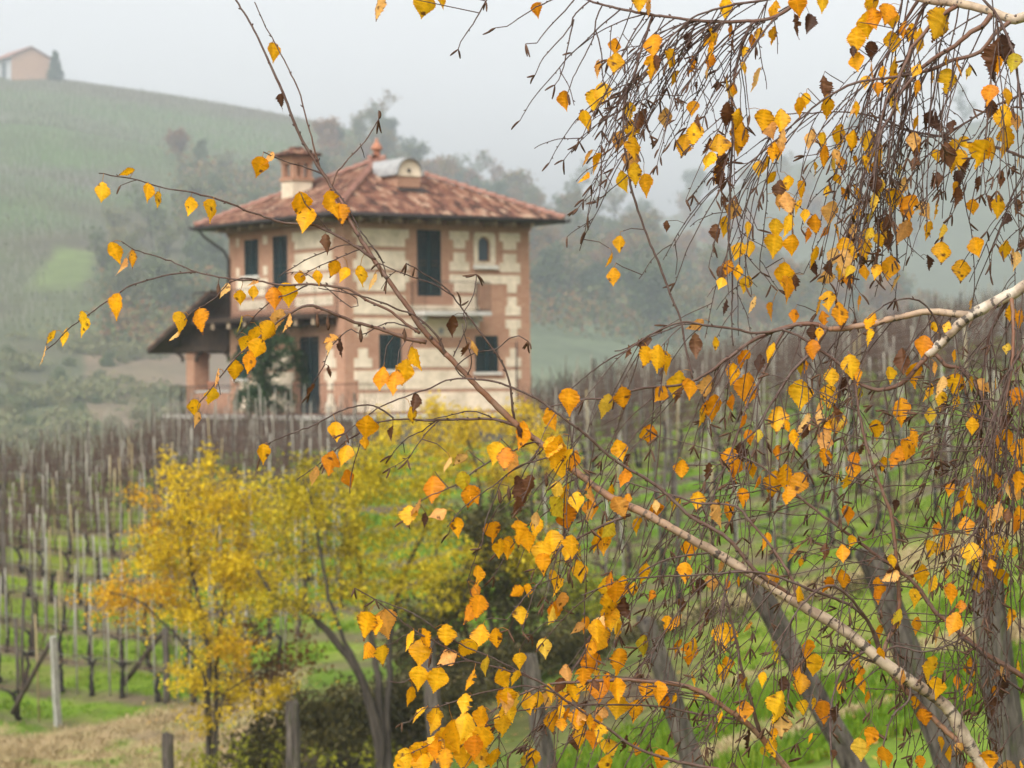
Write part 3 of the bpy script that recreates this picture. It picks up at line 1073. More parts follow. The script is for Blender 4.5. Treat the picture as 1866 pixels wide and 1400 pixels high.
# finial on the apex
fi = MB()
prof = [(0.20, apz - 0.05), (0.20, apz + 0.20), (0.13, apz + 0.24), (0.13, apz + 0.50), (0.22, apz + 0.53), (0.22, apz + 0.58), (0.10, apz + 0.76), (0.05, apz + 0.80), (0.07, apz + 0.86), (0.02, apz + 0.93)]
for (r0, z0), (r1, z1) in zip(prof, prof[1:]): pass
V, F = [], []
for r, z in prof:
    for k in range(12): V.append((W / 2 + r * math.cos(k * math.pi / 6), W / 2 + r * math.sin(k * math.pi / 6), z))
for i in range(len(prof) - 1):
    for k in range(12): F.append((i * 12 + k, i * 12 + (k + 1) % 12, (i + 1) * 12 + (k + 1) % 12, (i + 1) * 12 + k))
fi.add(V, F)
fi.build('finial', M['terracotta'], roof_o, True)

# round-headed dormer on the right slope
dm = MB(); dx, dy = 3.55, 1.35; dz = EZ + (dy + OV) * math.tan(PITCH)
dm.box(dx - .48, dx + .48, dy, dy + 1.6, dz - 0.3, dz + 0.52)
dm_o = dm.build('dormer', M['brick'], roof_o)
df = MB(); rr = 0.50; zc = dz + 0.62; n = 16
prof = [(dx + rr * math.cos(math.pi * i / n), zc + rr * math.sin(math.pi * i / n)) for i in range(n + 1)] + [(dx - rr, dz + .525), (dx + rr, dz + .525)]
m = len(prof)
df.add([(x, dy - .04, z) for x, z in prof] + [(x, dy + .3, z) for x, z in prof], [tuple(range(m))[::-1]] + [(i, (i + 1) % m, m + (i + 1) % m, m + i) for i in range(m)])
df.build('dormer_front', M['plaster'], dm_o)
ov_ = MB(); ov_.tube([(dx, dy - .055, zc + .10), (dx, dy - .035, zc + .10)], 0.075, 12); ov_.build('round_hole', M['iron'], dm_o)
dr_ = MB(); r2 = rr + .07
prof = [(dx + r2 * math.cos(math.pi * i / n), zc + r2 * math.sin(math.pi * i / n)) for i in range(n + 1)]
prof2 = [(dx + (r2 - .05) * math.cos(math.pi * i / n), zc + (r2 - .05) * math.sin(math.pi * i / n)) for i in range(n + 1)]
m = n + 1
V = [(x, dy - .16, z) for x, z in prof] + [(x, dy + 2.1, z) for x, z in prof] + [(x, dy - .16, z) for x, z in prof2] + [(x, dy + 2.1, z) for x, z in prof2]
F = []
for i in range(n):
    F += [(i, i + 1, m + i + 1, m + i), (2 * m + i, 3 * m + i, 3 * m + i + 1, 2 * m + i + 1), (i, 2 * m + i, 2 * m + i + 1, i + 1)]
F += [(0, m, 3 * m, 2 * m), (n, 2 * m + n, 3 * m + n, m + n)]
dr_.add(V, F)
dr_.box(dx - .62, dx - .50, dy - .1, dy + 1.9, zc - .07, zc + .0)
dr_.box(dx + .50, dx + .62, dy - .1, dy + 1.9, zc - .07, zc + .0)
dr_.build('dormer_roof', M['metal'], dm_o)
fl = MB()
fy = dy - 0.42; fz = EZ + (fy + OV) * math.tan(PITCH)
fl.add([(dx - .62, fy, fz + .15), (dx + .62, fy, fz + .15), (dx + .55, dy - .005, dz + .14), (dx - .55, dy - .005, dz + .14)], [(0, 1, 2, 3)])
fl.build('flashing', M['iron'], dm_o)

# ------------------------------------------------ railings and balconies
def railing(mb, pts, h, step=0.13, r=0.008, z=0.0):
    pts = [Vector(p) for p in pts]
    for a, b in zip(pts, pts[1:]):
        L = (b - a).length; n = max(2, int(L / step))
        for i in range(n + 1):
            p = a.lerp(b, i / n)
            rr_ = 0.018 if i in (0, n) else r
            mb.tube([p, p + Vector((0, 0, h))], rr_, 3)
        for hh in (0.06, h):
            mb.tube([a + Vector((0, 0, hh)), b + Vector((0, 0, hh))], 0.013, 4)


bx0, _ = RFp(747, 541); bx1, bzt = RFp(868, 541)
bl = MB(); bl.box(bx0, bx1, -0.92, -0.025, 3.38, 3.52)
for q in (bx0 + .25, bx1 - .25):
    bl.prism([(q - .08, -.024), (q + .08, -.024), (q + .08, -.62), (q - .08, -.62)], 3.20, 3.378)
    bl.prism([(q - .08, -.024), (q + .08, -.024), (q + .08, -.34), (q - .08, -.34)], 3.02, 3.198)
bal = bl.build('balcony', M['coping'], house)
rl = MB(); railing(rl, [(bx0 + .04, -.05, 3.52), (bx0 + .04, -.87, 3.52), (bx1 - .04, -.87, 3.52), (bx1 - .04, -.05, 3.52)], 1.02)
rl.build('railing', M['iron'], bal)

bl = MB(); bl.box(-0.95, -0.026, 0.35, 8.9, 3.30, 3.46)
q = 0.5
while q < 8.5:
    bl.box(-0.85, -0.026, q, q + 0.16, 3.06, 3.298)
    q += 1.15
bal = bl.build('balcony', M['wood_dark'], house)
en = MB()
q = 0.5
while q < 8.5:
    en.box(-0.90, -0.852, q, q + 0.16, 3.07, 3.29); q += 1.15
en.build('beam_ends', M['rafter'], bal)
rl = MB(); railing(rl, [(-.05, .40, 3.46), (-.90, .40, 3.46), (-.90, 8.85, 3.46), (-.05, 8.85, 3.46)], 0.98)
rl.build('railing', M['iron'], bal)

# ------------------------------------------------ porch behind the far corner
po = MB()
Y0, Z0_, Y1, Z1_ = W + 0.02, 4.42, 12.55, 2.44
XL, XR = -0.85, 5.2
po.add([(XL, Y0, Z0_), (XR, Y0, Z0_), (XR, Y1, Z1_), (XL, Y1, Z1_), (XL, Y0, Z0_ - .16), (XR, Y0, Z0_ - .16), (XR, Y1, Z1_ - .16), (XL, Y1, Z1_ - .16)],
       [(0, 1, 2, 3), (7, 6, 5, 4), (0, 4, 5, 1), (1, 5, 6, 2), (2, 6, 7, 3), (3, 7, 4, 0)])
por = po.build('porch_roof', M['wood_dark'], house)
pt = MB()
sl_ = Vector((0, Y0 - Y1, Z0_ - Z1_)); Ls = sl_.length; sl_.normalize()
tile_field(pt, Vector(((XL + XR) / 2, Y1, Z1_ + .005)), Vector((-1, 0, 0)), sl_, Vector((0, -sl_.z, sl_.y)) * (-1 if sl_.y > 0 else -1), XR - XL, Ls, False)
pt.build('porch_tiles', M['tile'], por)
gb = MB()   # dark panel filling the gable over the side opening, with tie beam and curved brackets
def zr(y): return Z0_ - .17 + (y - Y0) / (Y1 - Y0) * (Z1_ - Z0_)
gb.add([(-.02, Y0 + .02, 2.52), (-.02, 11.4, 2.52), (-.02, 11.4, zr(11.4)), (-.02, Y0 + .02, zr(Y0 + .02)), (.05, Y0 + .02, 2.52), (.05, 11.4, 2.52), (.05, 11.4, zr(11.4)), (.05, Y0 + .02, zr(Y0 + .02))],
       [(3, 2, 1, 0), (4, 5, 6, 7), (0, 1, 5, 4), (2, 3, 7, 6), (1, 2, 6, 5), (0, 4, 7, 3)])
gb.box(-.12, .12, Y0 + .01, 11.9, 2.30, 2.515)
for yy, sg in ((10.35, -1), (Y0 + .05, 1), (11.3, 1)):
    pts = [(0, yy + sg * .02, 1.95), (0, yy + sg * .10, 2.15), (0, yy + sg * .32, 2.25), (0, yy + sg * .5, 2.29)]
    gb.tube(pts, [.06, .07, .07, .06], 6)
gb.build('porch_beam', M['wood_dark'], por)
pl = MB(); pl.box(-.02, .62, 10.45, 11.05, 0.0, 2.298)
pl.box(-.06, .66, 10.41, 11.09, 2.10, 2.20)
pl.build('porch_pillar', M['brick'], house)
pl = MB(); pl.box(4.5, 5.0, 10.6, 11.1, 0.0, 2.298); pl.build('porch_pillar', M['brick'], house)
lw = MB(); lw.box(-.01, .30, W + .02, 10.44, 0.0, 0.80); lwo = lw.build('porch_wall', M['brick'], house)
lw = MB(); lw.box(-.05, .34, W + .02, 10.44, 0.802, 0.87); lw.build('wall_coping', M['coping'], lwo)

# things standing about the house
pot = MB()
V, F = [], []
prof = [(0.10, 0.0), (0.14, 0.02), (0.19, 0.26), (0.21, 0.27), (0.21, 0.33), (0.17, 0.33), (0.15, 0.27)]
for r, z in prof:
    for k in range(12): V.append((r * math.cos(k * math.pi / 6), r * math.sin(k * math.pi / 6), z))
for i in range(len(prof) - 1):
    for k in range(12): F.append((i * 12 + k, i * 12 + (k + 1) % 12, (i + 1) * 12 + (k + 1) % 12, (i + 1) * 12 + k))
F.append(tuple(range(6 * 12, 7 * 12)))
pot.add(V, F)
po_ = pot.build('flower_pot', M['terracotta'])
po_.location = HC + ex * .15 + ey * 9.35 + Vector((0, 0, .872))
tag(po_, 'terracotta flower pot on the low porch wall', 'flower pot')

# terrace with stone retaining wall
ter = MB()
TP = [(-1.75, -1.9), (8.7, -1.9), (8.7, 11.4), (-.75, 11.4), (-.75, 9.3), (-1.75, 8.6)]
ter.prism(TP, -2.2, -0.13)
ter_o = ter.build('terrace', M['stone'])
ter_o.location = HC; ter_o.rotation_euler = (0, 0, HA_)
tag(ter_o, 'dark stone terrace wall with pale coping carrying the house', 'terrace wall')
tc = MB(); ce = Vector((3.6, 4.6))
tc.prism([((x - ce.x) * 1.012 + ce.x, (y - ce.y) * 1.012 + ce.y) for x, y in TP], -0.128, -0.004)
tc.build('coping', M['coping'], ter_o)
rl = MB(); railing(rl, [(1.2, -1.75, 0), (-1.6, -1.75, 0), (-1.6, 8.6, 0), (-.6, 9.4, 0), (-.6, 11.25, 0)], 1.05, 0.15, 0.007)
ro = rl.build('terrace_railing', M['iron'])
ro.location = HC; ro.rotation_euler = (0, 0, HA_)
tag(ro, 'thin iron railing round the edge of the house terrace', 'railing')

# ------------------------------------------------ hut on the hilltop
hp = hillA(62, 0.985)
hut = empty('hilltop_hut', hp, R(33))
tag(hut, 'small brick hut with a gabled roof on the hilltop', 'hut')
S = 370 * FS / FPX   # metres per photo pixel there
w_, h_, L_ = 62 * S / math.cos(R(33)), 56 * S, 28.0
hb = MB(); hb.add([(-w_ / 2, 0, -4), (w_ / 2, 0, -4), (w_ / 2, 0, h_ * .72), (0, 0, h_ * 1.06), (-w_ / 2, 0, h_ * .72)], [(0, 1, 2, 3, 4)])
hb.add([(w_ / 2, 0, -4), (w_ / 2, L_, -4), (w_ / 2, L_, h_ * .72), (w_ / 2, 0, h_ * .72), (-w_ / 2, L_, -4), (-w_ / 2, L_, h_ * .72), (0, L_, h_ * 1.06)], [(0, 1, 2, 3), (1, 4, 5, 6, 2)])
hb.build('wall', M['hut_wall'], hut)
hg = MB(); hg.add([(-w_ / 2, 0, -2), (-w_ / 2, L_, -4), (-w_ / 2, L_, h_ * .72), (-w_ / 2, 0, h_ * .72)], [(0, 3, 2, 1)])
hg.build('side_wall', M['hut_grey'], hut)
for y0 in (7.0, 17.0):
    hd = MB(); hd.box(-w_ / 2 - .05, -w_ / 2 + .02, y0, y0 + 4.6, 0.4, h_ * .58); hd.build('opening', M['shutter'], hut)
hr = MB()
for sg in (-1, 1):
    a_, b_ = Vector((0, 0, h_ * 1.06 + .4)), Vector((sg * (w_ / 2 + 1.8), 0, h_ * .72 - .2))
    q = [a_ + Vector((0, -1.1, 0)), b_ + Vector((0, -1.1, 0)), b_ + Vector((0, L_ + 1.1, 0)), a_ + Vector((0, L_ + 1.1, 0))]
    hr.add(q + [p + Vector((0, 0, -.35)) for p in q], [(0, 1, 2, 3), (7, 6, 5, 4), (0, 4, 5, 1), (1, 5, 6, 2), (2, 6, 7, 3), (3, 7, 4, 0)])
hr.build('roof', M['ridge_tile'], hut)
# ------------------------------------------------------------------ shrubs and trees
YEL = [(0.10, (0.22, 0.155, 0.006)), (0.35, (0.48, 0.34, 0.006)), (0.6, (0.70, 0.49, 0.010)), (0.9, (0.80, 0.60, 0.04))]
OLV = [(0.10, (0.10, 0.085, 0.006)), (0.35, (0.30, 0.245, 0.006)), (0.6, (0.54, 0.42, 0.010)), (0.9, (0.72, 0.55, 0.035))]
ORG = [(0.10, (0.26, 0.13, 0.010)), (0.4, (0.52, 0.29, 0.010)), (0.7, (0.70, 0.42, 0.014)), (0.95, (0.76, 0.50, 0.03))]
M['leaf_yellow'] = mat_foliage('yellow_foliage', YEL, 0.4, size=0.9)
M['leaf_olive'] = mat_foliage('olive_foliage', OLV, 0.4, size=0.8)
M['leaf_orange'] = mat_foliage('orange_foliage', ORG, 0.4, size=0.9)
M['leaf_dark'] = mat_foliage('dark_foliage', [(0.1, (0.020, 0.022, 0.008)), (0.5, (0.060, 0.055, 0.018)), (0.9, (0.15, 0.12, 0.03))], 0.3, size=0.8)
M['leaf_rust'] = mat_foliage('rust_foliage', [(0.1, (0.05, 0.022, 0.010)), (0.5, (0.13, 0.060, 0.018)), (0.9, (0.26, 0.13, 0.03))], 0.3, size=0.8)
M['leaf_lime'] = mat_foliage('lime_foliage', [(0.1, (0.06, 0.07, 0.008)), (0.5, (0.22, 0.23, 0.012)), (0.9, (0.40, 0.38, 0.03))], 0.35, size=0.8)
M['needle'] = mat_foliage('needle_foliage', [(0.1, (0.010, 0.026, 0.012)), (0.5, (0.024, 0.055, 0.020)), (0.9, (0.055, 0.10, 0.035))], 0.15, size=0.9)


def leaf_cloud(pts, dirs, size, jitter, per, rng, flat=0.6):
    """quads of leaf size strewn round the given points -> verts, faces"""
    n = len(pts) * per
    c = np.repeat(pts, per, 0) + rng.normal(0, 1, (n, 3)) * jitter
    a = rng.normal(0, 1, (n, 3)); a[:, 2] -= 0.35
    a /= np.linalg.norm(a, axis=1)[:, None]
    b = rng.normal(0, 1, (n, 3)); b -= a * (a * b).sum(1)[:, None]
    b /= np.linalg.norm(b, axis=1)[:, None]
    s = size * rng.uniform(0.65, 1.3, (n, 1))
    a = a * s; b = b * s * flat * 0.5
    v = np.stack([c - a * 0.5, c + b - a * 0.08, c + a * 0.5, c - b - a * 0.08], 1).reshape(-1, 3)
    f = np.arange(n * 4).reshape(n, 4)
    return v, f


def blob_points(blobs, d0, rng, dens, depth=1.0):
    out = []
    for bl in blobs:
        px, py, rx, ry = bl[:4]
        c = P(px, py, d0 + (bl[4] if len(bl) > 4 else 0)); sx, sy = rx / FPX * d0, ry / FPX * d0
        n = max(6, int(dens * (sx * sy) ** 0.75 * 4))
        nc = max(2, n // 9)
        q = rng.normal(0, 1, (nc, 3)); q /= np.linalg.norm(q, axis=1)[:, None]
        q *= (rng.uniform(0, 1, (nc, 1)) ** (1 / 2.2)) * np.array((sx, max(sx, sy) * depth, sy)) * rng.uniform(.75, 1.22, (nc, 1))
        # every clump is a spray: a short twig line with leaves along it
        dr = rng.normal(0, 1, (nc, 3)) + q * 0.9 / max(sx, .2); dr[:, 2] = dr[:, 2] * .7 + .25
        dr /= np.linalg.norm(dr, axis=1)[:, None]
        tt = np.linspace(-.5, .5, 9)[None, :, None] * rng.uniform(.35, .85, (nc, 1, 1))
        pts = (q[:, None, :] + dr[:, None, :] * tt + rng.normal(0, .05, (nc, 9, 3))).reshape(-1, 3)
        out.append(np.array(c)[None, :] + pts)
    return np.concatenate(out)


def shrub(name, base_px, d, stems, blobs, leafmats, label, cat, seed, dens=36, per=16, lsize=0.075, jit=0.12, stem_r=0.06, group=None, extra=None, limbs=True):
    rng = np.random.default_rng(seed); rn = random.Random(seed)
    b = hit_ground(base_px[0], base_px[1]) if d is None else P(base_px[0], base_px[1], d)
    root = empty(name, (b.x, b.y, gz(b.x, b.y)))
    off = Vector(root.location)
    mb = MB(); nodes = []
    for k, st in enumerate(stems):
        pts = [P(x, y, d + (st[2] if len(st) > 2 and i else 0) * i / len(st[1])) for i, (x, y) in enumerate(st[1])]
        pts[0].z = min(pts[0].z, gz(pts[0].x, pts[0].y)) - 0.1
        # smooth
        sm = []
        for i in range(len(pts) - 1):
            p0, p1, p2, p3 = pts[max(i - 1, 0)], pts[i], pts[i + 1], pts[min(i + 2, len(pts) - 1)]
            for t in (0, .25, .5, .75):
                sm.append(0.5 * ((2 * p1) + (p2 - p0) * t + (2 * p0 - 5 * p1 + 4 * p2 - p3) * t * t + (3 * p1 - 3 * p2 + p3 - p0) * t ** 3) + Vector((rn.gauss(0, .012), rn.gauss(0, .012), 0)))
        sm.append(pts[-1])
        r0 = st[0]
        mb.tube([p - off for p in sm], [r0 * (1 - 0.72 * i / (len(sm) - 1)) for i in range(len(sm))], 7)
        nodes += [(p, r0 * (1 - 0.72 * i / (len(sm) - 1))) for i, p in enumerate(sm) if i > len(sm) * 0.25]
    pts = blob_points(blobs, d, rng, dens)
    if limbs and nodes:
        na = np.array([tuple(p) for p, r in nodes])
        tw = pts[rng.permutation(len(pts))[:min(len(pts), 260)]]
        tw = tw[np.argsort([np.min(np.linalg.norm(na - q, axis=1)) for q in tw])]
        for q in tw:
            dd = np.linalg.norm(na - q, axis=1) + 0.6 * np.maximum(0, na[:, 2] - q[2] + 0.1)
            i = int(np.argmin(dd)); p, r = nodes[i]
            q = Vector(q); L = (q - p).length
            if L < 0.1: continue
            mid = p.lerp(q, 0.5) + Vector((rn.gauss(0, .08), rn.gauss(0, .08), rn.uniform(-.02, .16))) * L
            rr = min(r * 0.7, 0.006 + 0.011 * L)
            mb.tube([p - off, p.lerp(mid, .5) + Vector((0, 0, .03 * L)) - off, mid - off, q - off], [rr, rr * .8, rr * .6, rr * .3], 4, cap=False)
            nodes += [(mid, rr * .6), (q, rr * .35)]
            na = np.vstack([na, tuple(mid), tuple(q)])
    mb.build('stems', M['shrub_bark'], root, True)
    mats = leafmats if isinstance(leafmats, list) else [leafmats]
    v, f = leaf_cloud(pts, None, lsize, np.array((jit, jit, jit * .8)), per, rng)
    v = v - np.array(off)
    link(bpy.data.objects.new('foliage', np_mesh('foliage', v, f, mats[0])), root)
    if extra:
        pts2 = blob_points(extra, d, rng, dens)
        v, f = leaf_cloud(pts2, None, lsize, np.array((jit, jit, jit * .8)), per, rng)
        o = link(bpy.data.objects.new('foliage', np_mesh('foliage', v - np.array(off), f, mats[1])), root)
        o['label'] = 'orange side of the foliage'
    return tag(root, label, cat, group)


shrub('yellow_shrub', (385, 1362), 39.5,
      [(.06, [(383, 1368), (380, 1270), (378, 1180), (362, 1100), (345, 1000), (335, 900), (322, 875)]),
       (.045, [(389, 1366), (393, 1250), (398, 1150), (420, 1060), (438, 960), (440, 900)], 0.8),
       (.03, [(386, 1366), (400, 1290), (430, 1250), (475, 1225)], -.6),
       (.03, [(384, 1366), (370, 1240), (330, 1170), (260, 1100), (200, 1080)], -.5)],
      [(405, 905, 66, 40), (330, 940, 56, 52), (320, 872, 18, 26), (385, 848, 16, 22), (440, 960, 86, 56), (350, 1020, 80, 60), (450, 1060, 80, 50), (300, 1000, 45, 60),
       (360, 1110, 80, 40), (400, 1180, 50, 35), (345, 1235, 50, 25), (440, 1255, 70, 22), (500, 1275, 40, 14), (380, 1310, 40, 16)],
      [M['leaf_yellow'], M['leaf_orange']], 'bright yellow shrub with upright stems in front of the vine rows', 'shrub', 11,
      dens=86, per=15, lsize=0.060, jit=0.085,
      extra=[(250, 1085, 70, 16), (190, 1090, 40, 10), (230, 1112, 50, 12), (300, 1075, 40, 20), (210, 1060, 22, 10), (275, 960, 18, 14), (262, 905, 8, 10), (430, 1190, 30, 25)])
shrub('olive_tree_like_shrub'.replace('olive_tree_like_', 'yellow_'), (690, 1372), 38.0,
      [(.085, [(697, 1372), (680, 1300), (645, 1215), (595, 1150), (545, 1105), (500, 1085), (470, 1040)], .4),
       (.07, [(704, 1374), (692, 1290), (683, 1190), (662, 1090), (650, 990), (640, 890)], .8),
       (.06, [(710, 1374), (705, 1270), (716, 1130), (748, 1020), (785, 950), (800, 880)], 1.0),
       (.05, [(700, 1374), (690, 1320), (660, 1240), (630, 1170), (600, 1090), (580, 980), (560, 870)], -.5)],
      [(555, 872, 60, 38), (520, 915, 56, 44), (640, 872, 66, 38), (600, 930, 90, 55), (720, 880, 75, 55), (520, 990, 70, 55), (600, 1030, 80, 45), (690, 990, 75, 50), (770, 950, 50, 55), (560, 1090, 60, 28),
       (660, 1085, 60, 30), (740, 1050, 55, 40), (790, 1040, 35, 30), (480, 1100, 50, 25), (770, 885, 46, 36), (690, 838, 50, 24)],
      [M['leaf_olive']], 'olive yellow tree with curved grey stems right of the bright shrub', 'shrub', 12, dens=72, per=14, lsize=0.058, jit=0.09)
shrub('yellow_shrub', (880, 900), 62.0,
      [(.05, [(880, 930), (870, 860), (850, 800), (830, 760)]), (.05, [(890, 930), (905, 860), (940, 800), (955, 760)])],
      [(700, 790, 60, 30), (775, 775, 55, 32), (850, 780, 60, 35), (925, 770, 50, 30), (962, 740, 18, 18), (880, 835, 70, 40), (800, 830, 60, 40), (985, 805, 55, 45), (1010, 850, 50, 50), (920, 880, 60, 40), (790, 740, 22, 22)],
      [M['leaf_yellow']], 'pale yellow bushes just below the house terrace', 'shrub', 13, dens=40, per=14, lsize=0.085, jit=0.13)
shrub('yellow_shrub', (1055, 1140), 47.0,
      [(.04, [(1050, 1150), (1055, 1100), (1060, 1060)]), (.04, [(1075, 1150), (1085, 1100), (1100, 1070)])],
      [(1050, 1080, 42, 34), (1095, 1075, 34, 28), (1020, 1110, 36, 26), (1075, 1125, 50, 22)],
      [M['leaf_lime']], 'small lime green bush beyond the middle of the birch', 'shrub', 14, dens=50, per=15, lsize=0.075, jit=0.11)
shrub('dark_shrub', (900, 1230), 44.0,
      [(.06, [(900, 1240), (895, 1150), (880, 1060), (860, 960)]), (.05, [(915, 1240), (930, 1150), (960, 1060), (980, 980)]), (.05, [(890, 1240), (850, 1150), (810, 1060), (790, 980)])],
      [(760, 1190, 60, 60), (740, 1120, 40, 40), (820, 1220, 80, 40), (1000, 1180, 80, 40), (1060, 1170, 60, 30), (900, 1060, 100, 60), (840, 1120, 80, 60), (960, 1110, 80, 60), (900, 1180, 120, 45), (860, 960, 50, 50), (930, 960, 60, 50), (800, 1180, 60, 40)],
      [M['leaf_dark'], M['leaf_olive']], 'dark thicket between the curved stems and the lime bush', 'shrub', 15, dens=52, per=15, lsize=0.085, jit=0.16,
      extra=[(880, 1030, 90, 50), (820, 1100, 50, 40), (960, 1010, 60, 40)])
shrub('rust_shrub', (470, 1300), 41.0,
      [(.03, [(470, 1320), (480, 1250), (500, 1190)]), (.03, [(480, 1320), (460, 1240), (440, 1190)]), (.02, [(475, 1320), (520, 1250), (545, 1200)])],
      [(480, 1200, 55, 40), (450, 1150, 40, 28), (520, 1240, 50, 35), (430, 1250, 40, 40), (540, 1190, 40, 20)],
      [M['leaf_rust']], 'rusty brown shrub at the foot of the yellow shrub', 'shrub', 16, dens=34, per=11, lsize=0.08, jit=0.14)


# undergrowth: tangled low stuff at the foot of the shrubs
def tangle(name, blobs, d, mat, label, seed, dens, lsize):
    rng = np.random.default_rng(seed)
    pts = blob_points(blobs, d, rng, dens, 1.6)
    g = ground_z(pts[:, 0], pts[:, 1]); pts[:, 2] = np.maximum(pts[:, 2], g + 0.03)
    pts[:, 2] = np.minimum(pts[:, 2], g + 1.3 * rng.uniform(.3, 1, len(pts)))
    v, f = leaf_cloud(pts, None, lsize, np.array((.12, .12, .09)), 12, rng, 0.5)
    mb = MB(); rn = random.Random(seed)
    o = link(bpy.data.objects.new(name, np_mesh(name, v, f, mat)))
    tag(o, label, 'undergrowth', kind='stuff')


tangle('undergrowth', [(600, 1330, 110, 50), (540, 1300, 80, 60), (700, 1260, 80, 60), (770, 1230, 60, 50), (620, 1250, 60, 50), (500, 1330, 60, 50), (660, 1290, 90, 45), (560, 1270, 60, 40), (720, 1330, 60, 40), (470, 1380, 90, 40), (800, 1260, 90, 40)], 40.5, M['leaf_dark'], 'dark tangled undergrowth below the yellow shrubs', 21, 85, 0.09)
tangle('undergrowth', [(400, 1380, 70, 40), (350, 1400, 50, 40), (460, 1350, 40, 30), (640, 1370, 80, 22), (700, 1390, 40, 15)], 38.5, M['leaf_lime'], 'yellow green weeds below the yellow shrubs', 22, 22, 0.08)
tangle('undergrowth', [(1100, 1180, 120, 40), (1000, 1200, 90, 40), (1240, 1150, 90, 26), (1330, 1120, 80, 16), (1560, 1090, 120, 20)], 46, M['leaf_dark'], 'dark brambles along the track beyond the birch', 23, 55, 0.09)

# fallen leaves on the grass and the track
rngl = np.random.default_rng(61); fl_ = []
for _ in range(5200):
    d = 15 + 40 * random.random() ** .8; u = random.uniform(-.15, .21); x = u * d
    k = 1.0 if (-.11 < u < .03 and 34 < d < 47) else .55
    if random.random() > k: continue
    fl_.append((x, d, gz(x, d) + .015 + .05 * random.random() * (random.random() < .5)))
fl_ = np.array(fl_); n = len(fl_)
a_ = rngl.uniform(0, 6.28, n); s_ = rngl.uniform(.03, .07, n)[:, None]
ax_ = np.stack([np.cos(a_), np.sin(a_), rngl.normal(0, .25, n)], 1) * s_; bx_ = np.stack([-np.sin(a_), np.cos(a_), rngl.normal(0, .25, n)], 1) * s_ * .4
V = np.stack([fl_ - ax_, fl_ + bx_, fl_ + ax_, fl_ - bx_], 1).reshape(-1, 3)
M['litter'] = mat_foliage('leaf_litter', [(0.1, (0.10, 0.055, 0.022)), (0.45, (0.24, 0.13, 0.04)), (0.7, (0.48, 0.27, 0.03)), (0.95, (0.62, 0.40, 0.06))], .15, size=.4)
tag(link(bpy.data.objects.new('fallen_leaves', np_mesh('fallen_leaves', V, np.arange(n * 4).reshape(n, 4), M['litter']))), 'brown and yellow fallen leaves strewn over grass and track', 'fallen leaves', kind='stuff')

# evergreen climbing by the porch
ev = empty('evergreen_tree', HC + ex * (-1.15) + ey * 4.9, 0)
rn = random.Random(5)
eb = MB(); pts_ = []
off = Vector(ev.location)
def evp(px, py): return P(px, py, 86.3) - off
limbs_ = [[(478, 755), (480, 700), (485, 650), (505, 600), (520, 580)], [(480, 700), (510, 672), (535, 660), (547, 672), (552, 700)], [(483, 665), (510, 645), (532, 640), (544, 650)],
          [(480, 690), (455, 670), (440, 650), (428, 655)], [(482, 650), (470, 620), (455, 605), (440, 610)], [(479, 715), (500, 705), (520, 712), (530, 735)], [(479, 720), (455, 712), (438, 722), (430, 745)],
          [(483, 640), (500, 622), (520, 615), (534, 628)], [(500, 605), (520, 590), (540, 582), (548, 592)], [(480, 735), (500, 738), (512, 750)], [(480, 735), (462, 738), (450, 752)]]
for i, l in enumerate(limbs_):
    q = [evp(*p) + Vector((0, rn.uniform(-.25, .25) if i else 0, 0)) * k for k, p in enumerate(l)]
    eb.tube(q, [0.07 if i == 0 else 0.035] + [0.03 - 0.004 * k if i else .06 - .01 * k for k in range(len(q) - 1)], 6)
    for a_, b_ in zip(q, q[1:]):
        for t in np.linspace(0, 1, 9): pts_.append(tuple(a_.lerp(b_, t)))
for _ in range(150):
    y = rn.uniform(595, 752); h = 14 + 26 * math.sin((y - 585) / 170 * 2.6)
    pts_.append(tuple(evp(478 + rn.gauss(0, h * .5), y) + Vector((0, rn.gauss(0, .25), 0))))
eb.build('trunk', M['tree_bark'], ev, True)
v, f = leaf_cloud(np.array(pts_), None, 0.16, np.array((.11, .11, .10)), 22, np.random.default_rng(5), 0.28)
link(bpy.data.objects.new('foliage', np_mesh('foliage', v, f, M['needle'])), ev)
tag(ev, 'dark evergreen with arching limbs beside the porch door', 'evergreen')


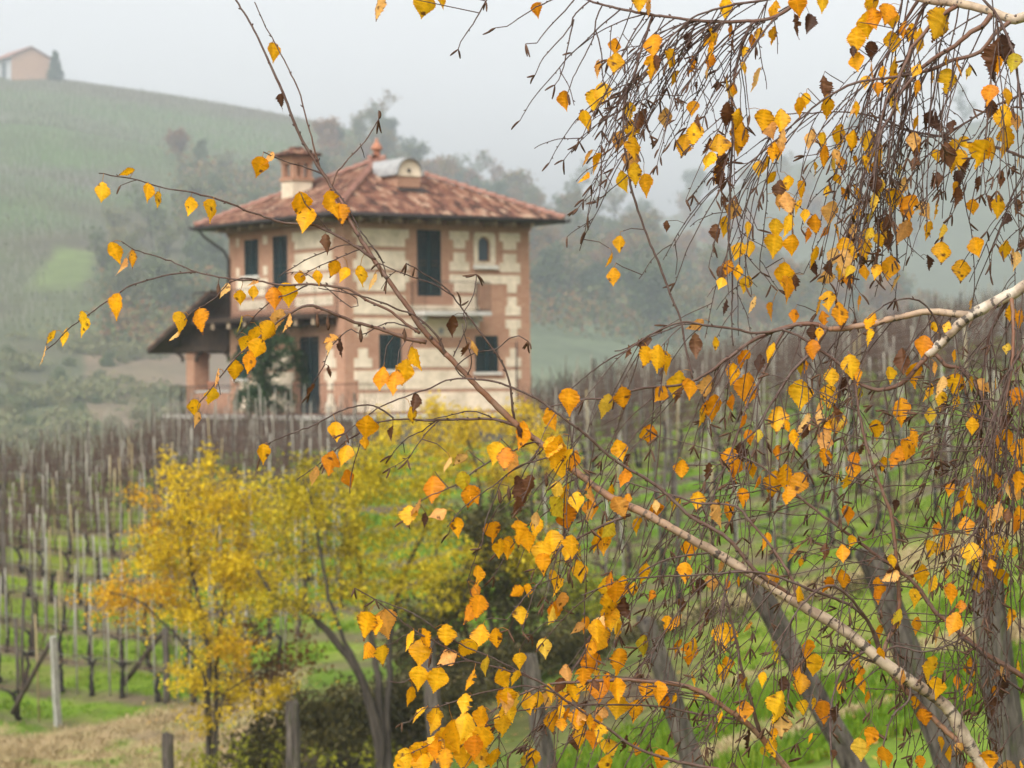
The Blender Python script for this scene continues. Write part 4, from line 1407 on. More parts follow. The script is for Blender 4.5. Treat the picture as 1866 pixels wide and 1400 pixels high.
# ------------------------------------------------------------------ far trees
def far_tree(seed, h, kind):
    rn = random.Random(seed); rng = np.random.default_rng(seed)
    mb = MB(); tips = []
    def grow(p, d, L, r, lev):
        n = 4; q = [p]
        for i in range(n):
            d = (d + Vector((rn.gauss(0, .16), rn.gauss(0, .16), rn.gauss(.04, .08)))).normalized()
            q.append(q[-1] + d * L / n)
        mb.tube(q, [r * (1 - .55 * i / n) for i in range(n + 1)], 5 if lev < 2 else 3, 1, cap=False)
        if lev == 3 or L < h * .07:
            tips.extend([tuple(x) for x in q[1:]]); return
        for _ in range(rn.choice((3, 4)) if lev else 5):
            i = rn.randint(1, n)
            a = rn.uniform(0, 6.28); el = rn.uniform(.2, .95)
            dd = (d * .6 + Vector((math.cos(a) * el, math.sin(a) * el, rn.uniform(.1, .6)))).normalized()
            grow(q[i], dd, L * rn.uniform(.55, .75), r * .5, lev + 1)
        tips.append(tuple(q[-1]))
    grow(Vector((0, 0, -.3)), Vector((0, 0, 1)), h * .42, h * .018, 0)
    if kind == 'full':      # low limbs and brush round the foot
        for _ in range(46): tips.append((rn.gauss(0, h * .17), rn.gauss(0, h * .17), rn.uniform(.0, h * .32)))
    t = np.array(tips)
    dens = {'full': 9, 'thin': 2}[kind]
    v, f = leaf_cloud(t, None, .34, np.array((.34, .34, .28)) * (1 if kind == 'full' else .8), dens, rng, .8)
    nv = len(mb.v)
    V = np.concatenate([v, np.array(mb.v)]) if nv else v
    faces = [tuple(x) for x in f.tolist()] + [tuple(i + len(v) for i in ff) for ff in mb.f]
    return V, faces, len(f)


M['far_green'] = mat_foliage('far_foliage', [(0.0, (0.030, 0.052, 0.028)), (0.25, (0.055, 0.085, 0.034)), (0.45, (0.115, 0.130, 0.040)), (0.6, (0.18, 0.110, 0.032)), (0.78, (0.21, 0.088, 0.034)), (1.0, (0.28, 0.19, 0.05))], 0.25, rnd='object', size=0.15)
FT = []
for i, (h, k) in enumerate([(7.5, 'full'), (6.2, 'full'), (8.8, 'full'), (6.5, 'thin'), (8.5, 'thin'), (5.0, 'full')]):
    V, F, nl = far_tree(200 + i, h, k)
    me = bpy.data.meshes.new('hillside_tree'); me.from_pydata(V.tolist(), [], F)
    me.materials.append(M['far_green']); me.materials.append(M['tree_bark'])
    me.polygons.foreach_set('material_index', [0] * nl + [1] * (len(F) - nl))
    FT.append(me)


M['scrub'] = mat_foliage('scrub_foliage', [(0.0, (0.06, 0.085, 0.035)), (0.4, (0.11, 0.14, 0.055)), (0.7, (0.19, 0.18, 0.08)), (1.0, (0.24, 0.16, 0.09))], 0.25, rnd='object', size=0.15)
FS_ = []
for me in FT:
    me2 = me.copy(); me2.name = 'hillside_bush'; me2.materials[0] = M['scrub']; FS_.append(me2)


def put_tree(p, k, s, label, group, name='hillside_tree'):
    s *= FS
    o = link(bpy.data.objects.new(name, (FS_ if 'scrub' in label or 'thicket' in label or 'bright field' in label else FT)[k]))
    o.location = p; o.rotation_euler = (0, 0, random.uniform(0, 6.28)); o.scale = (s * random.uniform(.9, 1.15), s * random.uniform(.9, 1.15), s)
    return tag(o, label, 'tree', group)


rt = random.Random(31)
cnt = 0
# wood on the slope right of the house
for _ in range(9000):
    px = rt.uniform(540, 1700); t = rt.uniform(0.12, 1.0); p = hillA(px, t); py = py_of(p)
    lo = np.interp(px, [540, 620, 760, 1000, 1700], [390, 262, 312, 415, 600])
    hi = np.interp(px, [540, 900, 1000, 1250, 1700], [420, 560, 615, 640, 660])
    if not (lo - 6 < py < hi): continue
    if rt.random() > 0.10: continue
    put_tree(p, rt.choice((0, 1, 2, 2, 4, 5, 5, 1)), rt.uniform(.55, .95), 'misty tree in the autumn wood on the slope right of the house', 'trees of the wood right of the house'); cnt += 1
    if cnt >= 190: break
# crest trees standing against the sky
for px, k, s in ((662, 3, .9), (690, 4, 1.0), (722, 2, .75), (745, 3, .8), (1055, 4, 1.05), (1090, 3, 1.0), (1125, 4, .95), (1170, 3, 1.0), (840, 3, .9), (905, 4, .8), (960, 3, 1.0)):
    put_tree(hillA(px, .985), k, s, 'thin leafless looking tree standing on the crest against the sky', 'thin trees along the crest'); cnt += 1
# autumn thicket left of the chimney
for _ in range(60):
    px = rt.uniform(330, 560); py = rt.uniform(285, 400) + (px - 330) * .12
    t = np.interp(py, [py_of(hillA(px, q)) for q in np.linspace(1, 0, 60)], np.linspace(1, 0, 60))
    put_tree(hillA(px, t), rt.choice((1, 5, 0, 3)), rt.uniform(.32, .52), 'brownish tree in the thicket on the hillside left of the chimney', 'thicket left of the chimney'); cnt += 1
    if _ > 22: break
# scattered wood beside and below the green field
for _ in range(34):
    px = rt.uniform(190, 420); py = rt.uniform(430, 600)
    t = np.interp(py, [py_of(hillA(px, q)) for q in np.linspace(1, 0, 60)], np.linspace(1, 0, 60))
    put_tree(hillA(px, t), rt.choice((1, 5, 3, 4)), rt.uniform(.4, .7), 'grey green tree on the hillside right of the small bright field', 'trees beside the small bright field'); cnt += 1
# scrub at the foot of the hill
for _ in range(120):
    px = rt.uniform(-60, 330); py = rt.uniform(650, 840) if px < 250 else rt.uniform(720, 800)
    t = np.interp(py, [py_of(hillA(px, q)) for q in np.linspace(1, 0, 80)], np.linspace(1, 0, 80))
    o = put_tree(hillA(px, t) + Vector((0, 0, -2.6)), rt.choice((5, 1, 0)), rt.uniform(.18, .36), 'leafy bush in the scrub at the foot of the hill left of the porch', 'scrub left of the porch', 'hillside_bush'); o['category'] = 'bush'
# low scrub knitting the foot of the hill together
ps = []; TS = np.linspace(1, 0, 60)
for _ in range(9000):
    px = rt.uniform(-80, 340); py = rt.uniform(630, 845)
    tq = float(np.interp(py, [py_of(hillA(px, q)) for q in TS], TS)) if _ % 12 == 0 else None
    if tq is None: continue
    for _k in range(9):
        p = hillA(px + rt.gauss(0, 9), max(0, tq + rt.gauss(0, .010)))
        if vnoise(p.x, p.y, .035, 81) + .5 * vnoise(p.x, p.y, .12, 82) > (-.05 if px < 210 else .22): ps.append((p.x, p.y, p.z + rt.uniform(.1, 2.2)))
v, f = leaf_cloud(np.array(ps), None, .8, np.array((1.2, 1.2, .7)), 9, rngc_ := np.random.default_rng(71), .8)
tag(link(bpy.data.objects.new('scrub', np_mesh('scrub', v, f, M['scrub']))), 'pale green scrub and brambles covering the foot of the hill at left', 'scrub', kind='stuff')

# far wood in the mist at right
cnt = 0
for _ in range(3000):
    px = rt.uniform(1150, 2200); t = rt.uniform(.3, 1.0); p = hillB(px, t)
    if py_of(p) > 640: continue
    if rt.random() > .05: continue
    put_tree(p, rt.choice((0, 2, 4)), rt.uniform(.9, 1.3), 'tree half lost in the mist on the far right slope', 'far trees in the mist'); cnt += 1
    if cnt >= 40: break
# round tree on the terraces and the conifer beside the hut
put_tree(hillA(335, .66), 0, .7, 'lone dark round tree among the hillside vine terraces', None)
cf = empty('conifer', hillA(107, .985)); rngc = np.random.default_rng(9)
tb = MB(); tb.tube([(0, 0, -.3), (0, 0, 2.2), (0, 0, 4.0)], [.14, .09, .03], 6); tb.build('trunk', M['tree_bark'], cf)
n = 420; hh = rngc.uniform(0, 1, n); an = rngc.uniform(0, 6.28, n); rr_ = (1 - hh) ** .75 * 1.35 * rngc.uniform(.45, 1.05, n)
v, f = leaf_cloud(np.stack([rr_ * np.cos(an), rr_ * np.sin(an), .2 + hh * 4.0], 1), None, .30, np.array((.12, .12, .12)), 6, rngc, .5)
link(bpy.data.objects.new('crown', np_mesh('crown', v, f, M['needle'])), cf)
cf.scale = (FS,) * 3
tag(cf, 'dark pointed conifer right of the hilltop hut', 'conifer')

# brush and saplings closing the wood into one mass
rngw = np.random.default_rng(44); pw = []
for _ in range(9000):
    px = rt.uniform(540, 1750); t = rt.uniform(0.10, 1.0); p = hillA(px, t); py = py_of(p)
    lo = np.interp(px, [540, 620, 760, 1000, 1700], [385, 240, 296, 395, 590]); hi = np.interp(px, [540, 900, 1000, 1250, 1700], [430, 570, 612, 640, 660])
    if lo < py < hi: pw.append((p.x, p.y, p.z + rt.uniform(.2, 7.0)))
for _ in range(2600):
    px = rt.uniform(330, 560); py = rt.uniform(300, 440) + (px - 330) * .1 if _ % 2 else rt.uniform(520, 640)
    if _ % 2 == 0: px = rt.uniform(200, 430)
    t = np.interp(py, TPY := [py_of(hillA(px, q)) for q in np.linspace(1, 0, 24)], np.linspace(1, 0, 24)) if _ % 3 else .5
    if _ % 3 == 0: continue
    p = hillA(px, t); pw.append((p.x, p.y, p.z + rt.uniform(.2, 3.5)))
v, f = leaf_cloud(np.array(pw), None, 1.35, np.array((1.8, 1.8, 1.3)), 11, rngw, .8)
M['brush'] = mat_foliage('brush_foliage', [(0.0, (0.030, 0.050, 0.026)), (0.3, (0.065, 0.092, 0.034)), (0.5, (0.125, 0.130, 0.040)), (0.68, (0.19, 0.108, 0.036)), (0.85, (0.21, 0.092, 0.038)), (1.0, (0.27, 0.18, 0.05))], 0.25, size=0.035)
tag(link(bpy.data.objects.new('woodland', np_mesh('woodland', v, f, M['brush']))), 'muted green and rust woodland covering the misty slope behind the house', 'woodland', kind='stuff')

# far vine rows on the hillside: too many to count
V, F, MI = [], [], []
rf = random.Random(77)
def stick(p, h, w, mi, lean=0.06):
    a = rf.uniform(0, 3.14); dx, dy = math.cos(a) * w / 2, math.sin(a) * w / 2
    lx, ly = rf.gauss(0, lean) * h, rf.gauss(0, lean) * h
    i = len(V)
    V.extend([(p.x - dx, p.y - dy, p.z - .15), (p.x + dx, p.y + dy, p.z - .15), (p.x + dx + lx, p.y + dy + ly, p.z + h), (p.x - dx + lx, p.y - dy + ly, p.z + h),
              (p.x + dy, p.y - dx, p.z - .15), (p.x - dy, p.y + dx, p.z - .15), (p.x - dy + lx, p.y + dx + ly, p.z + h), (p.x + dy + lx, p.y - dx + ly, p.z + h)])
    F.extend([(i, i + 1, i + 2, i + 3), (i + 4, i + 5, i + 6, i + 7)]); MI.extend([mi, mi])


def far_rows(tlo, thi, nrow, pxa, pxb, step, dens, wob=0.0):
    for r in range(nrow):
        t = tlo + (thi - tlo) * r / max(1, nrow - 1)
        px = pxa
        while px < pxb:
            p = hillA(px, min(1.0, t + wob * math.sin(px * .004)))
            if rf.random() < dens:
                if not (80 < px < 195 and 440 < py_of(p) < 530):
                    stick(p, rf.uniform(2.0, 3.0), .11, 0)
            for q in range(1):
                p2 = hillA(px + rf.uniform(0, step), min(1.0, t + wob * math.sin(px * .004)))
                if not (80 < px < 195 and 440 < py_of(p2) < 530): stick(p2, rf.uniform(.7, 1.3), rf.uniform(.15, .45), 1, .2)
            px += step * rf.uniform(.8, 1.2)


far_rows(.70, .995, 52, -260, 640, 9.5, .62)
far_rows(.40, .66, 34, -260, 330, 10, .45, .008)
far_rows(.18, .38, 24, -260, 200, 12, .4, .01)
me = bpy.data.meshes.new('far_vine_rows'); me.from_pydata(V, [], F)
M['far_post'] = mat_mottle('far_post', (0.24, 0.23, 0.20), (0.36, 0.34, 0.30), 1, .9)
M['far_cane'] = mat_mottle('far_cane', (0.06, 0.075, 0.03), (0.12, 0.12, 0.05), .3, .9)
me.materials.append(M['far_post']); me.materials.append(M['far_cane'])
me.polygons.foreach_set('material_index', MI)
tag(link(bpy.data.objects.new('far_vine_rows', me)), 'rows of vines and pale stakes covering the misty hillside', 'vine rows', kind='stuff')
# young light-coloured posts at left edge of the slope
for i, px in enumerate((5, 13)):
    p = hillA(px, .72)
    pole('hillside_post', p, p + Vector((0, 0, 3.8)), .16, .14, M['concrete'], 'white post standing alone on the green hillside at far left' if i == 0 else 'second white post, just right of the first on the green hillside', 'post', 5)
# ------------------------------------------------------------------ the birch in front
def mat_birch_bark():
    t = NT('birch_bark')
    a = t.n('ShaderNodeAttribute', attribute_name='tint')     # red: how old and pale the bark is
    s = t.n('ShaderNodeSeparateColor'); t.l(a.outputs['Color'], s.inputs[0])
    age, along, around = s.outputs[0], s.outputs[1], s.outputs[2]
    cb = t.n('ShaderNodeCombineXYZ'); t.l(t.math('MULTIPLY', along, 62.0), cb.inputs[0]); t.l(t.math('MULTIPLY', around, 1.1), cb.inputs[1])
    n1 = t.noise(1.0, 3, 0.6, cb.outputs[0])
    n2 = t.noise(22.0, 4, 0.6, t.coord('Object'))
    n3 = t.noise(70.0, 3, 0.6, t.coord('Object'))
    base = t.ramp(age, [(0.0, (0.050, 0.026, 0.020)), (0.22, (0.085, 0.043, 0.030)), (0.45, (0.15, 0.060, 0.028)), (0.62, (0.255, 0.125, 0.066)), (0.8, (0.40, 0.295, 0.195)), (1.0, (0.57, 0.50, 0.40))])
    young = t.mix(t.ramp(n3, [(0.4, 0.0), (0.7, 0.4)]), base, (0.16, 0.13, 0.11))
    peel = t.mix(t.math('MULTIPLY', t.ramp(n2, [(0.45, 0.0), (0.62, 0.8)]), t.ramp(age, [(0.3, 0.0), (0.7, 1.0)])), young, (0.20, 0.135, 0.088))
    lent = t.math('MULTIPLY', t.ramp(n1, [(0.54, 0.0), (0.61, 0.92)]), t.ramp(age, [(0.3, 0.0), (0.75, 1.0)]))
    c = t.mix(lent, peel, (0.045, 0.035, 0.028))
    return t.done(t.principled(c, 0.65, t.math('ADD', n1, n3), 0.35, 0.002, 0.3))


def mat_birch_leaf():
    t = NT('birch_leaf')
    a = t.n('ShaderNodeAttribute', attribute_name='tint')
    co = t.coord('Object')
    n1 = t.noise(55.0, 4, 0.6, co); n2 = t.noise(260.0, 2, 0.5, co)
    c = t.mix(1.0, a.outputs['Color'], t.ramp(n1, [(0.3, (0.80, 0.72, 0.7)), (0.7, (1.14, 1.10, 1.0))]), 'MULTIPLY')
    c = t.mix(t.ramp(n2, [(0.66, 0.0), (0.74, 0.7)]), c, (0.16, 0.07, 0.02))
    p = t.principled(c, 0.5, n1, 0.25, 0.002, 0.25)
    tr = t.n('ShaderNodeBsdfTranslucent'); t.l(c, tr.inputs[0])
    mx = t.n('ShaderNodeMixShader'); mx.inputs[0].default_value = 0.5
    t.l(p, mx.inputs[1]); t.l(tr.outputs[0], mx.inputs[2])
    return t.done(mx.outputs[0])


M['birch'] = mat_birch_bark()
M['birch_leaf'] = mat_birch_leaf()
M['catkin'] = mat_mottle('catkin', (0.050, 0.024, 0.013), (0.12, 0.062, 0.036), 160, 0.8)

BR = {}      # name -> dict(px polyline, depth, radius)
rb = random.Random(12)


def smooth_px(pts, step=9.0, wob=0.9):
    out = []
    for i in range(len(pts) - 1):
        p0, p1, p2, p3 = pts[max(i - 1, 0)], pts[i], pts[i + 1], pts[min(i + 2, len(pts) - 1)]
        L = math.hypot(p2[0] - p1[0], p2[1] - p1[1]); n = max(1, int(L / step))
        for k in range(n):
            t = k / n
            q = [0.5 * (2 * p1[j] + (p2[j] - p0[j]) * t + (2 * p0[j] - 5 * p1[j] + 4 * p2[j] - p3[j]) * t * t + (3 * p1[j] - 3 * p2[j] + p3[j] - p0[j]) * t ** 3) for j in (0, 1)]
            out.append((q[0] + rb.gauss(0, wob * .5), q[1] + rb.gauss(0, wob * .5)))
    out.append(tuple(pts[-1]))
    return out


def nearest_on(name, x, y):
    b = BR[name]; p = np.array(b['px']); d = np.hypot(p[:, 0] - x, p[:, 1] - y); i = int(np.argmin(d))
    return i, b['d'][i]


def branch(name, pts, w0, w1, parent=None, dd=0.0, d0=5.1, age0=None, age1=None, flip=False, wob=0.9):
    """pts run from the base of the branch to its tip, w = width in photo pixels"""
    nums = [int(v) for v in pts.split()] if isinstance(pts, str) else None
    if nums: pts = list(zip(nums[::2], nums[1::2]))
    px = smooth_px(pts, wob=wob)
    n = len(px)
    if parent:
        d0 = nearest_on(parent, *pts[0])[1]
    ds = [d0 + dd * (i / max(1, n - 1)) + 0.010 * math.sin(i * .13 + len(BR)) * min(1, i / 10) for i in range(n)]
    ws = [w0 + (w1 - w0) * (i / max(1, n - 1)) ** 0.8 for i in range(n)]
    if age0 is None: age0 = min(1, max(0, (w0 - 3) / 15))
    if age1 is None: age1 = min(1, max(0, (w1 - 3) / 15))
    BR[name] = dict(px=px, d=ds, w=ws, age=[age0 + (age1 - age0) * (i / max(1, n - 1)) for i in range(n)], parent=parent, twigs=[], leaves=[], cat=[])


TRUNK = (2200, 5.1)
branch('trunk', '2215 2760 2205 2180 2198 1400 2203 700 2195 250 2190 -120 2200 -700 2170 -1500', 150, 55, d0=5.1, age0=1, age1=.95)
branch('A', '2205 2180 2150 2060 2040 1850 1930 1660 1850 1510 1795 1405 1755 1340 1735 1300 1700 1268 1620 1215 1540 1150 1450 1098 1375 1050', 38, 18, 'trunk', -.15, age0=1, age1=.80)
branch('A_mid', '1375 1050 1300 1005 1245 975 1180 938 1110 905 1060 868 1000 820 935 768 880 715 842 675 812 645', 18, 10, 'A', .05, age0=.80, age1=.42)
branch('A_top', '812 645 800 632 770 600 740 555 700 500 660 440 630 390 600 335 575 295 545 245 520 180 480 90 455 40 430 0 415 -35', 11, 3, 'A_mid', .12, age0=.40, age1=.05)
branch('A2', '1768 1372 1725 1333 1669 1277 1625 1228 1612 1185 1637 1120 1634 1030 1625 945 1612 905 1585 830 1567 760 1558 700 1545 640', 12, 4, 'A', .06, age0=.62, age1=.2)
branch('B', '2195 250 2100 330 1960 450 1866 522 1835 540 1790 563 1760 580 1720 620 1690 648', 34, 17, 'trunk', .1, age0=1, age1=.9)
branch('B_low', '1690 648 1670 672 1648 695 1620 708 1592 710 1560 695 1530 665 1490 635 1455 612 1425 600', 10, 4, 'B', .05, age0=.4, age1=.1)
branch('B1', '1765 574 1740 572 1690 568 1640 578 1590 590 1545 598 1510 600', 14, 10, 'B', .08, age0=.82, age1=.6)
branch('B1_tip', '1510 600 1480 590 1440 594 1400 608 1370 622 1330 650 1290 680 1260 695 1230 703 1190 705 1150 713 1110 725 1070 728 1030 735 985 745', 9, 2.5, 'B1', .05, age0=.35, age1=.05)
branch('B2', '1445 596 1380 607 1330 598 1280 592 1250 586 1210 598 1170 620 1140 640 1110 655 1075 680 1040 710', 6, 2, 'B1_tip', -.08)
branch('B2b', '1290 594 1250 590 1215 602 1175 618 1145 634 1120 640', 4, 2, 'B2', .05)
branch('B3', '1505 602 1480 640 1450 670 1425 705 1400 745 1385 775 1350 810', 8, 3, 'B1', -.06, age0=.2)
branch('B4', '1432 598 1418 620 1400 658 1382 698 1366 725 1345 790 1330 830 1310 880 1290 930 1270 1010 1240 1060', 6, 2, 'B1_tip', -.1)
branch('B5', '1688 650 1706 647 1722 666 1749 672 1771 693 1790 724 1821 767 1848 778 1866 805 1880 850', 9, 4, 'B', -.08, age0=.35)
branch('B6', '1704 645 1712 620 1708 590 1690 560 1665 545 1620 552 1580 582', 5, 2, 'B', -.1)
branch('B7', '1842 533 1846 570 1846 640 1838 700 1820 790', 9, 4, 'B', -.1, age0=.55, age1=.2)
branch('B8', '1836 548 1805 605 1795 658 1787 709 1784 800', 7, 3, 'B', .1, age0=.15)
branch('C', '2190 -120 2110 -70 1990 -10 1866 31 1843 35 1808 21 1768 11 1736 5 1688 0 1640 -14', 30, 13, 'trunk', .35, age0=1, age1=.75)
branch('C1', '1808 24 1790 48 1768 59 1741 83 1714 99 1682 121 1661 145 1639 174 1623 212 1607 238 1596 300 1590 350', 11, 3, 'C', -.06, age0=.45)
branch('C2', '1846 35 1830 48 1816 59 1795 86 1779 99 1736 110 1701 126 1661 135 1620 142 1580 147 1553 153 1527 166 1495 185 1465 212 1433 238 1400 272', 9, 2.5, 'C', .06, age0=.4)
branch('C3', '1690 2 1674 30 1663 67 1655 107 1655 134 1650 200 1640 270', 7, 2, 'C', .05)
branch('C4', '1674 -2 1647 43 1620 91 1599 126 1588 153 1575 188 1560 250', 7, 2, 'C', .12)
branch('C5', '1745 8 1704 38 1682 64 1661 88 1655 105 1634 150 1615 188 1602 241 1594 292 1590 350', 9, 3, 'C', -.1, age0=.45)
branch('C6', '1990 -20 1900 -30 1795 -10 1811 19 1830 54 1850 110 1860 200', 9, 4, 'C', -.12, age0=.1, age1=.1)
branch('D', '1640 -14 1560 -35 1480 -25 1457 0 1433 19 1401 35 1342 40 1288 39 1222 32 1168 24 1114 13 1071 0 1030 -18', 10, 4, 'C', .05, age0=.4, age1=.15)
branch('D1', '1480 -26 1398 0 1340 8 1290 22 1262 32 1230 60 1200 90 1165 130 1150 170 1140 220', 6, 2, 'D', -.05)
branch('D2', '1372 38 1369 45 1353 80 1342 118 1337 150 1334 188 1335 241 1331 321 1330 356 1327 425 1332 470 1335 524 1333 578 1336 630', 6, 2.5, 'D', -.04)
branch('D3', '1190 27 1170 85 1157 134 1141 174 1136 214 1138 260 1149 335 1160 375 1172 410 1190 455 1210 505 1225 545 1240 580 1246 615 1262 690', 5, 4, 'D', -.06)
branch('E', '1455 1098 1425 1075 1379 1043 1352 1011 1325 981 1298 963 1258 941 1218 904 1180 874 1143 853 1110 831 1070 794 1038 770 990 735 960 718 912 699 877 692 824 691 785 707 747 720 697 740 660 765 630 790', 9, 2, 'A', -.1, age0=.3)
branch('F1', '937 768 935 755 929 701 922 677 903 643 871 600 845 566 826 540 800 515 775 500 740 480', 5, 2, 'A_mid', -.06)
branch('F1b', '826 540 790 518 752 505 713 490 690 480', 3, 2, 'F1', -.03)
branch('F2', '811 649 802 621 781 596 753 574 731 566 705 555 660 540 610 530 580 525', 5, 2, 'A_mid', -.07)
branch('F3', '777 624 742 617 710 606 680 596 646 587 609 572 560 557 513 582 464 623 431 651 408 679 384 709 363 734', 8, 2, 'A_top', -.1)
branch('F4', '765 607 740 590 706 564 667 546 641 529 614 523 560 518 520 520 470 512 432 510 390 503 357 496 328 483 285 467 245 455 221 440', 6, 2, 'A_top', .1, age0=.35)
branch('F4b', '357 496 320 499 280 508 240 520 222 530 190 553 155 578 125 600 100 625 80 641', 3.5, 2, 'F4', .05)
branch('F4c', '470 511 440 507 412 520 395 541 372 556 352 567 338 582 328 592', 3, 1.6, 'F4', -.06)
branch('F4d', '560 520 530 535 500 545 470 570 448 595 430 615', 3, 1.6, 'F4', .06)
branch('F4e', '614 523 650 545 640 560 560 500 520 500', 2.4, 1.5, 'F4', .03)
branch('F5', '683 474 656 454 626 437 602 424 574 411 540 408 510 405 474 392 448 384 420 371 350 351 300 343 250 328 215 322 180 316', 6, 2, 'A_top', -.06)
branch('F5b', '602 424 590 408 570 385 555 370 548 352', 3, 2, 'F5', -.03)
branch('F6', '588 318 560 306 530 298 497 285 480 277', 3.2, 2.2, 'A_top', -.03)
branch('F7', '605 340 612 318 635 290 665 258 690 218', 3.2, 2.2, 'A_top', .04, age0=.3, age1=.1)
branch('F8', '582 305 575 280 565 240 555 205 545 165 530 135 505 85 485 50 464 4', 3.4, 2, 'A_top', .03, age0=.3, age1=.1)
branch('F9', '604 338 630 373 651 411 677 448 697 478 705 512', 3.4, 2, 'A_top', -.04)
branch('F10', '697 478 677 450 634 463 609 474 575 488 548 505', 2.6, 1.8, 'F9', -.03)
branch('F11', '668 452 630 446 613 450 587 461 557 474 530 490 507 505', 2.6, 1.8, 'A_top', .05)
branch('F12', '761 600 730 592 705 588 660 610 640 600 613 620 600 640 590 668 575 690 565 715', 3, 1.6, 'A_top', .07)
branch('F13', '850 690 830 672 856 648 880 640 905 636 928 618 945 612 962 622', 2.6, 1.8, 'A_mid', -.05)
branch('F14', '826 650 850 595 845 572 858 548 866 525 868 500', 2.6, 1.8, 'A_mid', .05)
branch('F15', '850 690 860 660 852 630 845 605 842 590', 2.5, 1.8, 'A_mid', -.04)
branch('G1', '945 777 915 768 900 764 836 764 782 766 729 764 686 771 654 790 620 812 592 842', 6, 2, 'A_mid', -.05)
branch('G1b', '900 764 880 754 855 749 815 758 790 764', 3, 2, 'G1', -.02)
branch('G2', '717 763 690 743 660 738 616 751 571 775 526 792 487 809 472 815', 3.4, 2, 'G1', -.04)
branch('G3', '793 768 770 785 745 797 725 815 714 830', 2.6, 1.8, 'G1', .04)
branch('G3b', '797 768 768 800 755 820 743 838', 2.6, 1.8, 'G1', -.04)
branch('G3c', '690 771 665 790 655 815 645 845 640 870 638 900', 2.6, 1.8, 'G1', -.05)
branch('G3d', '654 790 630 805 600 830 575 850 540 875', 2.4, 1.6, 'G1', -.05)
branch('G4', '1000 822 975 805 935 822 900 837 868 856 835 882 780 905 755 925 742 948', 4, 1.8, 'A_mid', -.07)
branch('G5', '1012 830 970 842 940 853 905 880 870 905 840 930 815 960', 3.4, 1.8, 'A_mid', -.09)
branch('G6', '985 812 965 840 920 868 903 905 885 950 877 1000', 3, 1.8, 'A_mid', -.05)
branch('G6b', '990 818 960 850 950 870 920 905 890 955 868 1010 852 1060', 2.6, 1.6, 'A_mid', .06)
branch('G7', '1148 938 1100 957 1057 979 1025 997 1000 1030 985 1060 955 1090 925 1130', 6, 1.8, 'A_mid', -.08)
branch('G8', '1097 913 1070 936 1054 976 1044 1008 1020 1067 1008 1110', 4, 1.6, 'A_mid', -.05)
branch('G9', '1060 868 1030 885 1000 930 960 960 930 1000 900 1050', 3.4, 1.6, 'A_mid', .06)
branch('H1', '1490 1470 1427 1392 1379 1336 1338 1301 1306 1280 1271 1258 1231 1247 1178 1242 1137 1239 1060 1243 1000 1248 940 1270 890 1300', 15, 3, None, -.1, d0=4.85, age0=.7, age1=.1)
branch('H3', '1560 1480 1430 1425 1298 1400 1218 1384 1154 1360 1111 1330 1071 1304 1017 1266 977 1239 909 1217 857 1205 826 1187 780 1163 736 1135 703 1109 680 1091 646 1072', 9, 2, None, -.15, d0=4.75, age0=.3)
branch('H3b', '977 1240 900 1200 850 1180 800 1150 760 1122 715 1103 684 1092', 3.4, 2, 'H3', -.04)
branch('H3c', '880 1212 850 1205 800 1215 760 1226 736 1244 710 1242', 3, 1.8, 'H3', -.05)
branch('H3d', '780 1163 745 1155 715 1172 682 1180', 2.6, 1.6, 'H3', .05)
branch('H4', '1379 1332 1347 1313 1272 1301 1205 1288 1138 1285 1057 1285 950 1295 900 1310 850 1335 800 1350 750 1372', 5, 1.8, 'H1', -.08)
branch('H5', '1011 1262 960 1250 900 1258 850 1270 800 1288 770 1292 745 1316 733 1318', 4, 1.8, 'H3', -.08)
branch('H6', '1604 1190 1594 1154 1567 1116 1532 1095 1473 1073 1420 1052 1366 1042 1272 1048 1183 1052 1120 1062 1060 1085', 7, 2, 'A', -.12, age0=.1, age1=.05)
branch('H7', '1606 1196 1602 1186 1586 1140 1554 1095 1521 1068 1495 1073 1468 1095 1446 1124 1420 1172 1408 1210', 8, 2, 'A', -.16, age0=.12, age1=.05)
branch('H8', '1384 1335 1368 1274 1352 1221 1341 1164 1333 1132 1317 1070 1285 1030', 8, 3, 'H1', -.06, age0=.12, age1=.05)
branch('I', '2205 1480 2080 1400 1950 1290 1866 1234 1835 1215 1795 1191 1752 1156 1725 1132 1701 1111 1674 1072 1647 1046 1607 1019 1567 989 1527 960 1487 930 1454 904 1420 875 1380 845 1340 828', 17, 3, 'trunk', .1, age0=.45, age1=.2)
branch('J', '1454 1096 1443 1056 1419 1016 1392 979 1365 949 1338 922 1271 917 1231 904 1186 893 1148 880 1110 878', 7, 2, 'A', .07, age0=.3, age1=.1)
branch('K', '1935 1300 1866 1261 1821 1229 1784 1186 1749 1162', 7, 5, 'I', -.06, age0=.05, age1=.05)
branch('L', '1607 1192 1634 1178 1674 1188 1709 1183 1744 1168 1790 1140', 4, 2, 'A', -.06)
branch('M', '1580 1185 1553 1202 1532 1226 1519 1266 1513 1320 1516 1400 1520 1440', 5, 3, 'A', -.14, age0=.05, age1=.05)
branch('N', '1658 1246 1656 1276 1626 1306 1610 1360 1604 1420', 5, 2.5, 'A', -.1, age0=.05, age1=.05)
branch('O', '1304 1006 1200 1025 1130 1080 1090 1130 1060 1200 1010 1260', 4, 1.8, 'A_mid', -.1)
branch('Q', '1375 1050 1340 1040 1290 1060 1240 1110 1200 1170 1150 1240', 4, 1.8, 'A', -.08)
branch('S', '1866 630 1840 680 1815 760 1800 850 1795 960 1792 1060', 5, 2, None, 0, d0=5.0)
branch('U', '1920 560 1890 640 1866 720 1850 830 1845 960 1842 1080', 5, 2, None, 0, d0=4.95)
branch('V', '1925 140 1900 150 1866 170 1800 200 1740 235 1700 250 1640 235 1580 215', 6, 2, None, 0, d0=5.4)
